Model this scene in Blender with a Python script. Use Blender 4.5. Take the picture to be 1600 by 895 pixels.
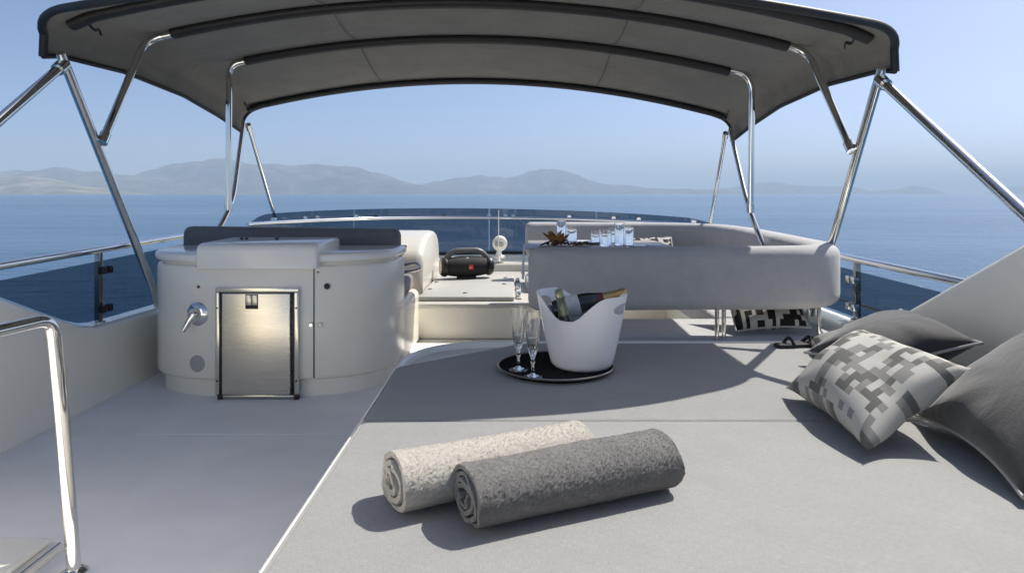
import bpy, bmesh, math, random
import numpy as np
from mathutils import Vector, Matrix, Quaternion

random.seed(7); np.random.seed(7)
S = bpy.context.scene
for o in list(bpy.data.objects): bpy.data.objects.remove(o)
COL = S.collection
R = math.radians

# ------------------------------------------------------------------ camera
FPX, CX, CY, EYE = 1067.0, 800.0, 303.0, 1.1
cam = bpy.data.cameras.new('camera'); co = bpy.data.objects.new('camera', cam); COL.objects.link(co)
co.location = (0, 0, EYE); co.rotation_euler = (R(90), 0, 0)
cam.sensor_width = 36; cam.lens = 36 * FPX / 1600; cam.shift_y = -(447.5 - CY) / 1600
cam.clip_start = 0.05; cam.clip_end = 200000
S.camera = co

# ------------------------------------------------------------------ light
SUN = Vector((0.65, 0.42, 1.0)).normalized()
w = bpy.data.worlds.new('World'); S.world = w; w.use_nodes = True
nt = w.node_tree; nt.nodes.clear()
sky = nt.nodes.new('ShaderNodeTexSky'); sky.sky_type = 'NISHITA'; sky.sun_disc = False
sky.sun_elevation = math.asin(SUN.z); sky.sun_rotation = math.atan2(SUN.x, SUN.y)
sky.air_density = 0.5; sky.dust_density = 1.8; sky.ozone_density = 3.2; sky.altitude = 0
bg = nt.nodes.new('ShaderNodeBackground'); bg.inputs[1].default_value = 0.098
wo = nt.nodes.new('ShaderNodeOutputWorld')
nt.links.new(sky.outputs[0], bg.inputs[0]); nt.links.new(bg.outputs[0], wo.inputs[0])
sl = bpy.data.lights.new('sun', 'SUN'); sl.energy = 3.5; sl.angle = R(0.5); sl.color = (1, .955, .88)
so = bpy.data.objects.new('sun', sl); COL.objects.link(so)
so.rotation_euler = SUN.to_track_quat('Z', 'Y').to_euler(); so.location = (0, 0, 30)
vs = S.view_settings; vs.view_transform = 'Standard'; vs.look = 'None'; vs.exposure = 0.9; vs.gamma = 1; vs.use_curve_mapping = False
S.cycles.use_denoising = True; S.cycles.volume_bounces = 1; S.cycles.max_bounces = 10
S.cycles.transparent_max_bounces = 16; S.cycles.sample_clamp_indirect = 6

# ------------------------------------------------------------------ helpers
def P(px, py, d): return Vector(((px - CX) / FPX * d, d, EYE - (py - CY) / FPX * d))
def G(px, py, z):
    d = (EYE - z) * FPX / (py - CY); return Vector(((px - CX) / FPX * d, d, z))

def tag(o, label, cat=None, group=None, kind=None):
    o['label'] = label
    if cat: o['category'] = cat
    if group: o['group'] = group
    if kind: o['kind'] = kind
    return o
def thing(name, label, cat, loc=(0, 0, 0), rz=0, group=None):
    o = bpy.data.objects.new(name, None); COL.objects.link(o); o.location = loc; o.rotation_euler = (0, 0, rz)
    o.empty_display_size = .1
    return tag(o, label, cat, group)
def mk(name, verts, faces, mat, parent=None, smooth=True, ang=38, uv=None, world=True):
    me = bpy.data.meshes.new(name); me.from_pydata([tuple(v) for v in verts], [], [tuple(f) for f in faces]); me.update()
    if uv is not None:
        l = me.uv_layers.new(name='UVMap'); idx = np.zeros(len(me.loops), dtype=np.int32); me.loops.foreach_get('vertex_index', idx)
        l.data.foreach_set('uv', np.asarray(uv, dtype=np.float32)[idx].ravel())
    return fin(name, me, mat, parent, smooth, ang)
def fin(name, me, mat, parent=None, smooth=True, ang=38):
    if smooth:
        me.polygons.foreach_set('use_smooth', [True] * len(me.polygons))
        me.set_sharp_from_angle(angle=R(ang))
    o = bpy.data.objects.new(name, me); COL.objects.link(o)
    for m in (mat if isinstance(mat, (list, tuple)) else [mat]): me.materials.append(m)
    if parent is not None:
        o.parent = parent
        M = Matrix.Identity(4); p = parent
        while p is not None:
            M = Matrix.LocRotScale(p.location, p.rotation_euler, p.scale) @ M if p.type == 'EMPTY' else M
            p = p.parent
        me.transform(M.inverted())       # geometry is given in world space; parents that are empties carry the offset
    return o
def bmobj(name, bm, mat, parent=None, smooth=True, ang=38):
    me = bpy.data.meshes.new(name); bm.normal_update(); bm.to_mesh(me); bm.free(); return fin(name, me, mat, parent, smooth, ang)
def box(name, lo, hi, mat, parent=None, bev=.006, seg=2, rot=None, piv=None):
    bm = bmesh.new(); bmesh.ops.create_cube(bm, size=1)
    c = [(lo[i] + hi[i]) / 2 for i in range(3)]; s = [hi[i] - lo[i] for i in range(3)]
    bmesh.ops.transform(bm, matrix=Matrix.Translation(c) @ Matrix.Diagonal((*s, 1)), verts=bm.verts)
    if bev: bmesh.ops.bevel(bm, geom=bm.edges[:], offset=min(bev, min(s) * .45), segments=seg, affect='EDGES', profile=.5)
    if rot is not None:
        pv = Vector(piv if piv is not None else c)
        bmesh.ops.transform(bm, matrix=Matrix.Translation(pv) @ rot.to_4x4() @ Matrix.Translation(-pv), verts=bm.verts)
    return bmobj(name, bm, mat, parent)
def fillet(pts, r, n=7):
    pts = [Vector(p) for p in pts]; out = [pts[0]]
    for i in range(1, len(pts) - 1):
        a, b, c = pts[i - 1], pts[i], pts[i + 1]
        rr = min(r, (a - b).length * .49, (c - b).length * .49)
        p0 = b + (a - b).normalized() * rr; p1 = b + (c - b).normalized() * rr
        for k in range(n + 1):
            t = k / n; out.append((1 - t) ** 2 * p0 + 2 * t * (1 - t) * b + t * t * p1)
    out.append(pts[-1]); return out
def tube_data(pts, r, seg=12, closed=False, sx=1.0):
    pts = [Vector(p) for p in pts]; n = len(pts); V = []; Fc = []
    rs = r if isinstance(r, (list, tuple)) else [r] * n
    T = []
    for i in range(n):
        a = pts[(i - 1) % n] if (closed or i > 0) else pts[0]; b = pts[(i + 1) % n] if (closed or i < n - 1) else pts[-1]
        T.append((b - a).normalized())
    up = Vector((0, 0, 1)) if abs(T[0].z) < .95 else Vector((0, 1, 0))
    N = (up - T[0] * up.dot(T[0])).normalized()
    for i in range(n):
        N = (N - T[i] * N.dot(T[i])).normalized(); B = T[i].cross(N)
        for k in range(seg):
            a = 2 * math.pi * k / seg; V.append(pts[i] + (N * math.cos(a) + B * math.sin(a) * sx) * rs[i])
    m = n if closed else n - 1
    for i in range(m):
        for k in range(seg):
            j = (i + 1) % n; Fc.append((i * seg + k, i * seg + (k + 1) % seg, j * seg + (k + 1) % seg, j * seg + k))
    if not closed:
        Fc.append(tuple(range(seg - 1, -1, -1))); Fc.append(tuple((n - 1) * seg + k for k in range(seg)))
    return V, Fc
def tube(name, pts, r, mat, parent=None, seg=12, fil=0, closed=False, sx=1.0):
    if fil: pts = fillet(pts, fil)
    V, Fc = tube_data(pts, r, seg, closed, sx); return mk(name, V, Fc, mat, parent, ang=50)
def lathe(name, prof, mat, parent=None, c=(0, 0, 0), seg=32, M=None, sx=1, sy=1, facet=None, ang=38, caps=True):
    V = []; Fc = []; n = len(prof)
    for (r, z) in prof:
        for k in range(seg):
            a = 2 * math.pi * k / seg; rr = r if facet is None else r * facet(a, z)
            V.append(Vector((rr * math.cos(a) * sx, rr * math.sin(a) * sy, z)))
    for i in range(n - 1):
        for k in range(seg):
            Fc.append((i * seg + k, i * seg + (k + 1) % seg, (i + 1) * seg + (k + 1) % seg, (i + 1) * seg + k))
    if caps and prof[0][0] > 1e-6: Fc.append(tuple(range(seg - 1, -1, -1)))
    if caps and prof[-1][0] > 1e-6: Fc.append(tuple((n - 1) * seg + k for k in range(seg)))
    MM = Matrix.Translation(c) @ (M.to_4x4() if M is not None else Matrix.Identity(4))
    me = mk(name, [MM @ v for v in V], Fc, mat, parent, ang=ang)
    bm = bmesh.new(); bm.from_mesh(me.data); bmesh.ops.remove_doubles(bm, verts=bm.verts, dist=1e-6); bmesh.ops.dissolve_degenerate(bm, edges=bm.edges, dist=1e-7)
    bmesh.ops.recalc_face_normals(bm, faces=bm.faces); bm.to_mesh(me.data); bm.free(); me.data.set_sharp_from_angle(angle=R(ang))
    return me
def loft(name, secs, mat, parent=None, closed=True, caps=True, ang=38, loop=False):
    n = len(secs[0]); V = [p for s in secs for p in s]; Fc = []
    m = len(secs) if loop else len(secs) - 1
    for i in range(m):
        j = (i + 1) % len(secs)
        for k in range(n if closed else n - 1):
            Fc.append((i * n + k, i * n + (k + 1) % n, j * n + (k + 1) % n, j * n + k))
    if caps and closed and not loop:
        Fc.append(tuple(range(n - 1, -1, -1))); Fc.append(tuple((len(secs) - 1) * n + k for k in range(n)))
    o = mk(name, V, Fc, mat, parent, ang=ang)
    bm = bmesh.new(); bm.from_mesh(o.data); bmesh.ops.recalc_face_normals(bm, faces=bm.faces); bm.to_mesh(o.data); bm.free()
    o.data.set_sharp_from_angle(angle=R(ang)); return o
def rrect(w, h, r, n=5):
    out = []
    for (sx, sy, a0) in ((1, -1, -90), (1, 1, 0), (-1, 1, 90), (-1, -1, 180)):
        for k in range(n + 1):
            a = R(a0 + 90 * k / n); out.append((sx * (w / 2 - r) + r * math.cos(a), sy * (h / 2 - r) + r * math.sin(a)))
    return out
def sweep(name, path, prof, mat, parent=None, endround=0, ang=50, bulge=0):
    """path: 3D points (z = centre height); prof: (offset across, dz)."""
    path = [Vector(p) for p in path]; secs = []; n = len(path)
    T = []
    for i in range(n):
        t = path[min(i + 1, n - 1)] - path[max(i - 1, 0)]; t.z = 0; T.append(t.normalized())
    def sec(p, t, s):
        nn = Vector((t.y, -t.x, 0)); return [p + nn * (o * s) + Vector((0, 0, z * s)) for (o, z) in prof]
    w = max(abs(o) for o, z in prof)
    def sec2(p, t, k):           # rounded end: shrink profile by inset of k*endround
        nn = Vector((t.y, -t.x, 0)); h = max(abs(z) for o, z in prof)
        fo = (w - endround * k) / w; fz = (h - endround * k) / h
        return [p + nn * (o * fo) + Vector((0, 0, z * fz)) for (o, z) in prof]
    if endround:
        for k in range(5):
            a = R(90 * k / 5); secs.append(sec2(path[0] - T[0] * endround * math.cos(a), T[0], 1 - math.sin(a)))
    for p, t in zip(path, T): secs.append(sec(p, t, 1))
    if endround:
        for k in range(4, -1, -1):
            a = R(90 * k / 5); secs.append(sec2(path[-1] + T[-1] * endround * math.cos(a), T[-1], 1 - math.sin(a)))
    return loft(name, secs, mat, parent, ang=ang)
def catmull(pts, n=8):
    pts = [Vector(p) for p in pts]; out = []
    for i in range(len(pts) - 1):
        p0 = pts[max(i - 1, 0)]; p1 = pts[i]; p2 = pts[i + 1]; p3 = pts[min(i + 2, len(pts) - 1)]
        for k in range(n):
            t = k / n
            out.append(.5 * ((2 * p1) + (p2 - p0) * t + (2 * p0 - 5 * p1 + 4 * p2 - p3) * t * t + (3 * p1 - p0 - 3 * p2 + p3) * t ** 3))
    out.append(pts[-1]); return out
def prism(name, poly, z0, z1, mat, parent=None, bev=.006, seg=2):
    bm = bmesh.new(); vs_ = [bm.verts.new((p[0], p[1], z0)) for p in poly]; f = bm.faces.new(vs_)
    r = bmesh.ops.extrude_face_region(bm, geom=[f]); up = [g for g in r['geom'] if isinstance(g, bmesh.types.BMVert)]
    bmesh.ops.translate(bm, verts=up, vec=(0, 0, z1 - z0)); bmesh.ops.recalc_face_normals(bm, faces=bm.faces)
    if bev:
        es = [e for e in bm.edges if all(abs(v.co.z - z1) < 1e-5 for v in e.verts)]
        bmesh.ops.bevel(bm, geom=es, offset=bev, segments=seg, affect='EDGES', profile=.5)
    return bmobj(name, bm, mat, parent)
def round_poly(pts, rads, n=8):
    out = []; m = len(pts)
    for i in range(m):
        a, b, c = Vector(pts[i - 1]), Vector(pts[i]), Vector(pts[(i + 1) % m]); r = rads[i]
        if r <= 0: out.append(b); continue
        p0 = b + (a - b).normalized() * r; p1 = b + (c - b).normalized() * r
        for k in range(n + 1):
            t = k / n; out.append((1 - t) ** 2 * p0 + 2 * t * (1 - t) * b + t * t * p1)
    return out

# ------------------------------------------------------------------ materials
def mat(name, col, rough=.5, metal=0, spec=.5, coat=0, var=0, vscale=3, bump=0, bscale=200, stretch=(1, 1, 1), sheen=0, rvar=0, trans=0, col2=None):
    m = bpy.data.materials.new(name); m.use_nodes = True; n = m.node_tree.nodes; L = m.node_tree.links
    b = n['Principled BSDF']; b.inputs['Base Color'].default_value = (*col, 1); b.inputs['Roughness'].default_value = rough
    b.inputs['Metallic'].default_value = metal; b.inputs['Specular IOR Level'].default_value = spec; b.inputs['Coat Weight'].default_value = coat
    if coat: b.inputs['Coat Roughness'].default_value = .08
    if sheen: b.inputs['Sheen Weight'].default_value = sheen
    tc = n.new('ShaderNodeTexCoord'); mp = n.new('ShaderNodeMapping'); mp.inputs['Scale'].default_value = stretch
    L.new(tc.outputs['Object'], mp.inputs[0])
    if var or col2:
        nz = n.new('ShaderNodeTexNoise'); nz.inputs['Scale'].default_value = vscale; nz.inputs['Detail'].default_value = 6; nz.inputs['Roughness'].default_value = .6
        L.new(mp.outputs[0], nz.inputs['Vector'])
        rp = n.new('ShaderNodeValToRGB'); c1 = col2 if col2 else tuple(c * (1 + var) for c in col); c0 = col if col2 else tuple(c * (1 - var) for c in col)
        rp.color_ramp.elements[0].color = (*c0, 1); rp.color_ramp.elements[1].color = (*c1, 1)
        rp.color_ramp.elements[0].position = .32; rp.color_ramp.elements[1].position = .68
        L.new(nz.outputs[0], rp.inputs[0]); L.new(rp.outputs[0], b.inputs['Base Color'])
        if rvar:
            mr = n.new('ShaderNodeMapRange'); mr.inputs['From Min'].default_value = .3; mr.inputs['From Max'].default_value = .7
            mr.inputs['To Min'].default_value = max(0, rough - rvar); mr.inputs['To Max'].default_value = rough + rvar
            L.new(nz.outputs[0], mr.inputs[0]); L.new(mr.outputs[0], b.inputs['Roughness'])
    if bump:
        nb = n.new('ShaderNodeTexNoise'); nb.inputs['Scale'].default_value = bscale; nb.inputs['Detail'].default_value = 3
        L.new(mp.outputs[0], nb.inputs['Vector'])
        bp = n.new('ShaderNodeBump'); bp.inputs['Strength'].default_value = bump; bp.inputs['Distance'].default_value = .002
        L.new(nb.outputs[0], bp.inputs['Height']); L.new(bp.outputs[0], b.inputs['Normal'])
    return m
def fabric(name, col, var=.12, weave=520, rough=.9, bump=.5, mott=14, mvar=.05, sheen=.15, wr=0, wrs=5):
    """woven cloth: crossed thread streaks over a soft mottling"""
    m = bpy.data.materials.new(name); m.use_nodes = True; n = m.node_tree.nodes; L = m.node_tree.links
    b = n['Principled BSDF']; b.inputs['Roughness'].default_value = rough; b.inputs['Specular IOR Level'].default_value = .2; b.inputs['Sheen Weight'].default_value = sheen
    tc = n.new('ShaderNodeTexCoord'); fac = []
    for st in ((weave, weave * .12, weave * .5), (weave * .12, weave, weave)):
        mp = n.new('ShaderNodeMapping'); mp.inputs['Scale'].default_value = st; L.new(tc.outputs['Object'], mp.inputs[0])
        nz = n.new('ShaderNodeTexNoise'); nz.inputs['Scale'].default_value = 1; nz.inputs['Detail'].default_value = 2; L.new(mp.outputs[0], nz.inputs['Vector']); fac.append(nz)
    ad = n.new('ShaderNodeMath'); ad.operation = 'ADD'; L.new(fac[0].outputs[0], ad.inputs[0]); L.new(fac[1].outputs[0], ad.inputs[1])
    n3 = n.new('ShaderNodeTexNoise'); n3.inputs['Scale'].default_value = mott; n3.inputs['Detail'].default_value = 5; L.new(tc.outputs['Object'], n3.inputs['Vector'])
    m1 = n.new('ShaderNodeMapRange'); m1.inputs['From Min'].default_value = .6; m1.inputs['From Max'].default_value = 1.4; m1.inputs['To Min'].default_value = 1 - var; m1.inputs['To Max'].default_value = 1 + var
    L.new(ad.outputs[0], m1.inputs[0])
    m2 = n.new('ShaderNodeMapRange'); m2.inputs['From Min'].default_value = .3; m2.inputs['From Max'].default_value = .7; m2.inputs['To Min'].default_value = 1 - mvar; m2.inputs['To Max'].default_value = 1 + mvar
    L.new(n3.outputs[0], m2.inputs[0])
    mu = n.new('ShaderNodeMath'); mu.operation = 'MULTIPLY'; L.new(m1.outputs[0], mu.inputs[0]); L.new(m2.outputs[0], mu.inputs[1])
    vm = n.new('ShaderNodeVectorMath'); vm.operation = 'SCALE'; vm.inputs[0].default_value = col; L.new(mu.outputs[0], vm.inputs['Scale']); L.new(vm.outputs[0], b.inputs['Base Color'])
    bp = n.new('ShaderNodeBump'); bp.inputs['Strength'].default_value = bump; bp.inputs['Distance'].default_value = .001; L.new(ad.outputs[0], bp.inputs['Height']); L.new(bp.outputs[0], b.inputs['Normal'])
    if wr:
        n4 = n.new('ShaderNodeTexNoise'); n4.inputs['Scale'].default_value = wrs; n4.inputs['Detail'].default_value = 3; n4.inputs['Distortion'].default_value = .8; L.new(tc.outputs['Object'], n4.inputs['Vector'])
        b2 = n.new('ShaderNodeBump'); b2.inputs['Strength'].default_value = 1; b2.inputs['Distance'].default_value = wr; L.new(n4.outputs[0], b2.inputs['Height']); L.new(b2.outputs[0], bp.inputs['Normal'])
    return m
def camo(name, tones, cells=(15, 11), th=(.42, .56), seed=0.0):
    m = bpy.data.materials.new(name); m.use_nodes = True; n = m.node_tree.nodes; L = m.node_tree.links
    b = n['Principled BSDF']; b.inputs['Roughness'].default_value = .85; b.inputs['Specular IOR Level'].default_value = .2
    tc = n.new('ShaderNodeTexCoord')
    def layer(cx, cy, scale, off):
        sc = n.new('ShaderNodeVectorMath'); sc.operation = 'MULTIPLY'; sc.inputs[1].default_value = (cx, cy, 1); L.new(tc.outputs['UV'], sc.inputs[0])
        fl = n.new('ShaderNodeVectorMath'); fl.operation = 'FLOOR'; L.new(sc.outputs[0], fl.inputs[0])
        a2 = n.new('ShaderNodeVectorMath'); a2.operation = 'ADD'; a2.inputs[1].default_value = (off + .37, off * 1.7 + .21, off); L.new(fl.outputs[0], a2.inputs[0])
        nz = n.new('ShaderNodeTexNoise'); nz.inputs['Scale'].default_value = scale; nz.inputs['Detail'].default_value = 1.5; L.new(a2.outputs[0], nz.inputs['Vector']); return nz
    a = layer(cells[0], cells[1], .47, seed)
    rp = n.new('ShaderNodeValToRGB'); rp.color_ramp.interpolation = 'CONSTANT'
    e = rp.color_ramp.elements; e[0].color = (*tones[0], 1); e[1].position = th[0]; e[1].color = (*tones[1], 1)
    for t, p in zip(tones[2:], th[1:]): q = e.new(p); q.color = (*t, 1)
    L.new(a.outputs[0], rp.inputs[0]); L.new(rp.outputs[0], b.inputs['Base Color'])
    nb = n.new('ShaderNodeTexNoise'); nb.inputs['Scale'].default_value = 700; L.new(tc.outputs['Object'], nb.inputs['Vector'])
    bp = n.new('ShaderNodeBump'); bp.inputs['Strength'].default_value = .3; bp.inputs['Distance'].default_value = .001; L.new(nb.outputs[0], bp.inputs['Height']); L.new(bp.outputs[0], b.inputs['Normal'])
    return m
def tinted(name, col, ior=1.45):
    m = bpy.data.materials.new(name); m.use_nodes = True; n = m.node_tree.nodes; L = m.node_tree.links
    n.remove(n['Principled BSDF']); out = n['Material Output']
    t = n.new('ShaderNodeBsdfTransparent'); t.inputs[0].default_value = (*col, 1)
    g = n.new('ShaderNodeBsdfGlossy'); g.inputs['Roughness'].default_value = .02; g.inputs[0].default_value = (.9, .95, 1, 1)
    fr = n.new('ShaderNodeFresnel'); fr.inputs[0].default_value = ior; mx = n.new('ShaderNodeMixShader')
    ge = n.new('ShaderNodeNewGeometry'); iv = n.new('ShaderNodeMath'); iv.operation = 'SUBTRACT'; iv.inputs[0].default_value = 1; L.new(ge.outputs['Backfacing'], iv.inputs[1])
    ml = n.new('ShaderNodeMath'); ml.operation = 'MULTIPLY'; L.new(fr.outputs[0], ml.inputs[0]); L.new(iv.outputs[0], ml.inputs[1])
    L.new(ml.outputs[0], mx.inputs[0]); L.new(t.outputs[0], mx.inputs[1]); L.new(g.outputs[0], mx.inputs[2]); L.new(mx.outputs[0], out.inputs[0]); return m
def glassmat(name, col=(1, 1, 1), rough=0.0):
    m = bpy.data.materials.new(name); m.use_nodes = True; b = m.node_tree.nodes['Principled BSDF']
    b.inputs['Base Color'].default_value = (*col, 1); b.inputs['Transmission Weight'].default_value = 1; b.inputs['Roughness'].default_value = rough; b.inputs['IOR'].default_value = 1.5; return m

GEL = mat('cream_gelcoat', (.92, .875, .755), .22, var=.015, vscale=2, bump=.05, bscale=6, rvar=.05)
GELW = mat('white_gelcoat', (.92, .895, .82), .16, var=.012, vscale=2, rvar=.04)
WINGM = mat('warm_grey_gelcoat', (.92, .875, .76), .32, var=.02, vscale=1.2, bump=.05, bscale=4, rvar=.06)
DECKM = mat('nonskid_deck', (.90, .88, .85), .6, var=.07, vscale=1.6, bump=.6, bscale=420, rvar=.1)
CHROME = mat('polished_steel', (.78, .77, .74), .07, 1, var=.02, vscale=8, rvar=.03)
STEEL = mat('brushed_steel', (.76, .70, .60), .28, 1, var=.015, vscale=2, bump=.02, bscale=40, stretch=(1, 1, 14), rvar=.03)
BLACKP = mat('black_plastic', (.012, .012, .013), .4)
BLKR = mat('black_rubber', (.02, .02, .022), .7)
DGREY = mat('dark_glass_line', (.03, .035, .04), .35)
PAD = fabric('pad_fabric', (.265, .265, .257), .16, 430, mvar=.035, mott=9, wr=.004, wrs=3.2)
SOFA = fabric('sofa_fabric', (.42, .418, .42), .10, 500, wr=.006, wrs=6)
NAVY = fabric('charcoal_fabric', (.19, .187, .195), .12, 500)
CANVAS = fabric('canopy_canvas', (.235, .228, .21), .10, 600, bump=.2, mott=5, mvar=.08, sheen=.05, wr=.03, wrs=4)
CANVAST = mat('canopy_outer', (.022, .022, .024), .6, var=.1, vscale=6)
SEAMM = mat('canopy_seam', (.10, .095, .085), .9)
HEM = mat('canopy_hem', (.016, .016, .017), .55, var=.15, vscale=20, bump=.2, bscale=300)
DPIL = fabric('dark_cushion', (.05, .049, .049), .12, 600, sheen=.4, wr=.005, wrs=7)
LPIL = fabric('light_cushion', (.22, .215, .205), .10, 600)
PIPE = mat('pale_piping', (.38, .37, .35), .7)
CAMOG = camo('grey_camo', [(.125, .125, .115), (.23, .225, .21), (.44, .43, .395)], (22, 15), (.43, .50), 3.3)
CAMOB = camo('black_white_camo', [(.015, .015, .015), (.42, .41, .375)], (20, 15), (.51,), 2.3)
TINT = tinted('tinted_glass', (.44, .49, .535)); CLEAR = glassmat('clear_glass'); WHITEP = mat('white_acrylic', (.92, .92, .93), .25, coat=.3)
BOT = mat('bottle_glass', (.008, .014, .008), .05, coat=1); FOIL1 = mat('pale_green_foil', (.33, .36, .24), .28, .8, bump=.5, bscale=120)
FOIL2 = mat('gold_foil', (.62, .40, .16), .28, .9, bump=.5, bscale=120); PAPER = mat('paper_label', (.7, .68, .62), .6, var=.1, vscale=60); REDL = mat('dark_red_label', (.12, .02, .02), .4)
TRAYM = mat('tray_rubber', (.010, .010, .011), .85, spec=.08, bump=.2, bscale=500); TRIM = mat('tray_rim', (.30, .28, .25), .3, .8)
WHITEC = mat('white_ceramic', (.8, .8, .8), .2); LINEN = mat('pale_blue_linen', (.55, .60, .72), .85, var=.05, vscale=40, bump=.3, bscale=500)
WOODM = mat('table_wood', (.30, .24, .18), .3, var=.15, vscale=8, stretch=(1, 10, 1)); BROWN = mat('dried_leaf', (.25, .11, .02), .6, var=.4, vscale=60); BEAD = mat('dried_berries', (.10, .025, .012), .5, var=.5, vscale=90)
REDM = mat('red_logo', (.65, .03, .02), .4); WPRINT = mat('white_print', (.8, .8, .8), .5); GREYM = mat('grey_plastic', (.22, .22, .23), .35); SPK = mat('grey_grille', (.42, .42, .40), .5, bump=.6, bscale=700)
HATCH = mat('hatch_panel', (.42, .41, .385), .5, var=.04, vscale=4, bump=.5, bscale=400)
BOWG = mat('bow_gelcoat', (.56, .54, .485), .25, var=.02, vscale=2)  # white gelcoat darkened in colour so the sunlit parts do not burn out
YEL = mat('yellow_brown', (.55, .38, .16), .4, var=.15, vscale=10)

# ------------------------------------------------------------------ sea
def sea_mat():
    m = bpy.data.materials.new('sea_water'); m.use_nodes = True; n = m.node_tree.nodes; L = m.node_tree.links; b = n['Principled BSDF']
    b.inputs['Base Color'].default_value = (.019, .072, .145, 1); b.inputs['IOR'].default_value = 1.33; b.inputs['Roughness'].default_value = .18
    geo = n.new('ShaderNodeNewGeometry'); hs = None
    for sc, st, amp in ((.11, (.6, 1.2, 1), 3.0), (.5, (1, 1.7, 1), 1.0), (2.2, (1, 1.5, 1), .32), (7, (1, 1.3, 1), .10)):
        mp = n.new('ShaderNodeMapping'); mp.inputs['Scale'].default_value = st; L.new(geo.outputs['Position'], mp.inputs[0])
        nz = n.new('ShaderNodeTexNoise'); nz.inputs['Scale'].default_value = sc; nz.inputs['Detail'].default_value = 4; L.new(mp.outputs[0], nz.inputs['Vector'])
        mu = n.new('ShaderNodeMath'); mu.operation = 'MULTIPLY'; mu.inputs[1].default_value = amp; L.new(nz.outputs[0], mu.inputs[0])
        if hs is None: hs = mu
        else:
            ad = n.new('ShaderNodeMath'); L.new(hs.outputs[0], ad.inputs[0]); L.new(mu.outputs[0], ad.inputs[1]); hs = ad
    # wind lanes: calmer and rougher bands lying across the view
    mp = n.new('ShaderNodeMapping'); mp.inputs['Scale'].default_value = (.004, .022, 1); L.new(geo.outputs['Position'], mp.inputs[0])
    nz = n.new('ShaderNodeTexNoise'); nz.inputs['Scale'].default_value = 1; nz.inputs['Detail'].default_value = 4; L.new(mp.outputs[0], nz.inputs['Vector'])
    mr = n.new('ShaderNodeMapRange'); mr.inputs['From Min'].default_value = .35; mr.inputs['From Max'].default_value = .65; mr.inputs['To Min'].default_value = .15; mr.inputs['To Max'].default_value = .95; L.new(nz.outputs[0], mr.inputs[0])
    bp = n.new('ShaderNodeBump'); bp.inputs['Distance'].default_value = .32; L.new(mr.outputs[0], bp.inputs['Strength']); L.new(hs.outputs[0], bp.inputs['Height']); L.new(bp.outputs[0], b.inputs['Normal'])
    return m
SEAZ = -4.5; EXT = 42000
sea = mk('sea', [(-EXT, -EXT, SEAZ), (EXT, -EXT, SEAZ), (EXT, EXT, SEAZ), (-EXT, EXT, SEAZ)], [(0, 1, 2, 3)], sea_mat()); sea['kind'] = 'structure'; sea['label'] = 'calm blue sea reaching to the horizon'

# ------------------------------------------------------------------ hills
def hill_mat(name, c0, c1, c2):
    m = bpy.data.materials.new(name); m.use_nodes = True; n = m.node_tree.nodes; L = m.node_tree.links; b = n['Principled BSDF']; b.inputs['Roughness'].default_value = 1; b.inputs['Specular IOR Level'].default_value = 0
    geo = n.new('ShaderNodeNewGeometry'); nz = n.new('ShaderNodeTexNoise'); nz.inputs['Scale'].default_value = .004; nz.inputs['Detail'].default_value = 8; nz.inputs['Roughness'].default_value = .65; L.new(geo.outputs['Position'], nz.inputs['Vector'])
    rp = n.new('ShaderNodeValToRGB'); e = rp.color_ramp.elements; e[0].position = .35; e[0].color = (*c0, 1); e[1].position = .52; e[1].color = (*c1, 1); q = e.new(.7); q.color = (*c2, 1)
    L.new(nz.outputs[0], rp.inputs[0]); L.new(rp.outputs[0], b.inputs['Base Color']); return m
HM1 = hill_mat('scrub_hill', (.07, .075, .045), (.17, .15, .115), (.31, .275, .23)); HM2 = hill_mat('far_hill', (.03, .033, .03), (.09, .08, .07), (.2, .18, .15))
def hills(name, label, D, ridge, depth, m, seed):
    rng = np.random.RandomState(seed); ks = rng.uniform(.3, 11, (26, 2)) * rng.choice([-1, 1], (26, 2)); ph = rng.uniform(0, 6.28, 26)
    px = np.array([r[0] for r in ridge], float); hh = np.array([r[1] for r in ridge], float)
    nx, ny = 260, 26; xs = np.linspace(px[0], px[-1], nx); V = []
    for j in range(ny):
        v = j / (ny - 1)
        for i in range(nx):
            h = np.interp(xs[i], px, hh) / FPX * D
            Y = D + (v - .5) * depth; X = (xs[i] - CX) / FPX * Y
            s = math.sin(math.pi * v) ** .75
            nse = sum(math.sin(ks[k, 0] * X / 900 + ks[k, 1] * Y / 900 + ph[k]) / (1 + .35 * (abs(ks[k, 0]) + abs(ks[k, 1]))) for k in range(26))
            z = h * s * (1 + .075 * nse * (1.6 - s)) + (.012 * h * nse)
            V.append((X, Y, SEAZ - 2 + max(0, z) + (1.6 if j in (0, ny - 1) else 0) * 0))
    Fc = [(j * nx + i, j * nx + i + 1, (j + 1) * nx + i + 1, (j + 1) * nx + i) for j in range(ny - 1) for i in range(nx - 1)]
    o = mk(name, V, Fc, m, ang=180); o['kind'] = 'structure'; o['label'] = label
hills('hills', 'low brown headland with pale towns, nearest of the far hills', 9000, [(-420, 10), (-200, 20), (-50, 25), (0, 28), (40, 29), (90, 22), (130, 13), (190, 5), (240, 0)], 2600, HM1, 1)
hills('hills', 'hazy hill rising behind the brown headland', 13500, [(-500, 20), (-150, 26), (40, 36), (95, 40), (150, 34), (210, 30), (300, 16), (400, 0)], 3200, HM2, 2)
hills('hills', 'broad hazy mountain range behind the canopy legs', 14500, [(120, 0), (170, 16), (210, 29), (260, 43), (300, 48), (335, 52), (370, 51), (400, 46), (430, 44), (480, 43), (540, 41), (590, 33), (630, 20), (680, 8), (740, 0)], 4200, HM2, 3)
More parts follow.
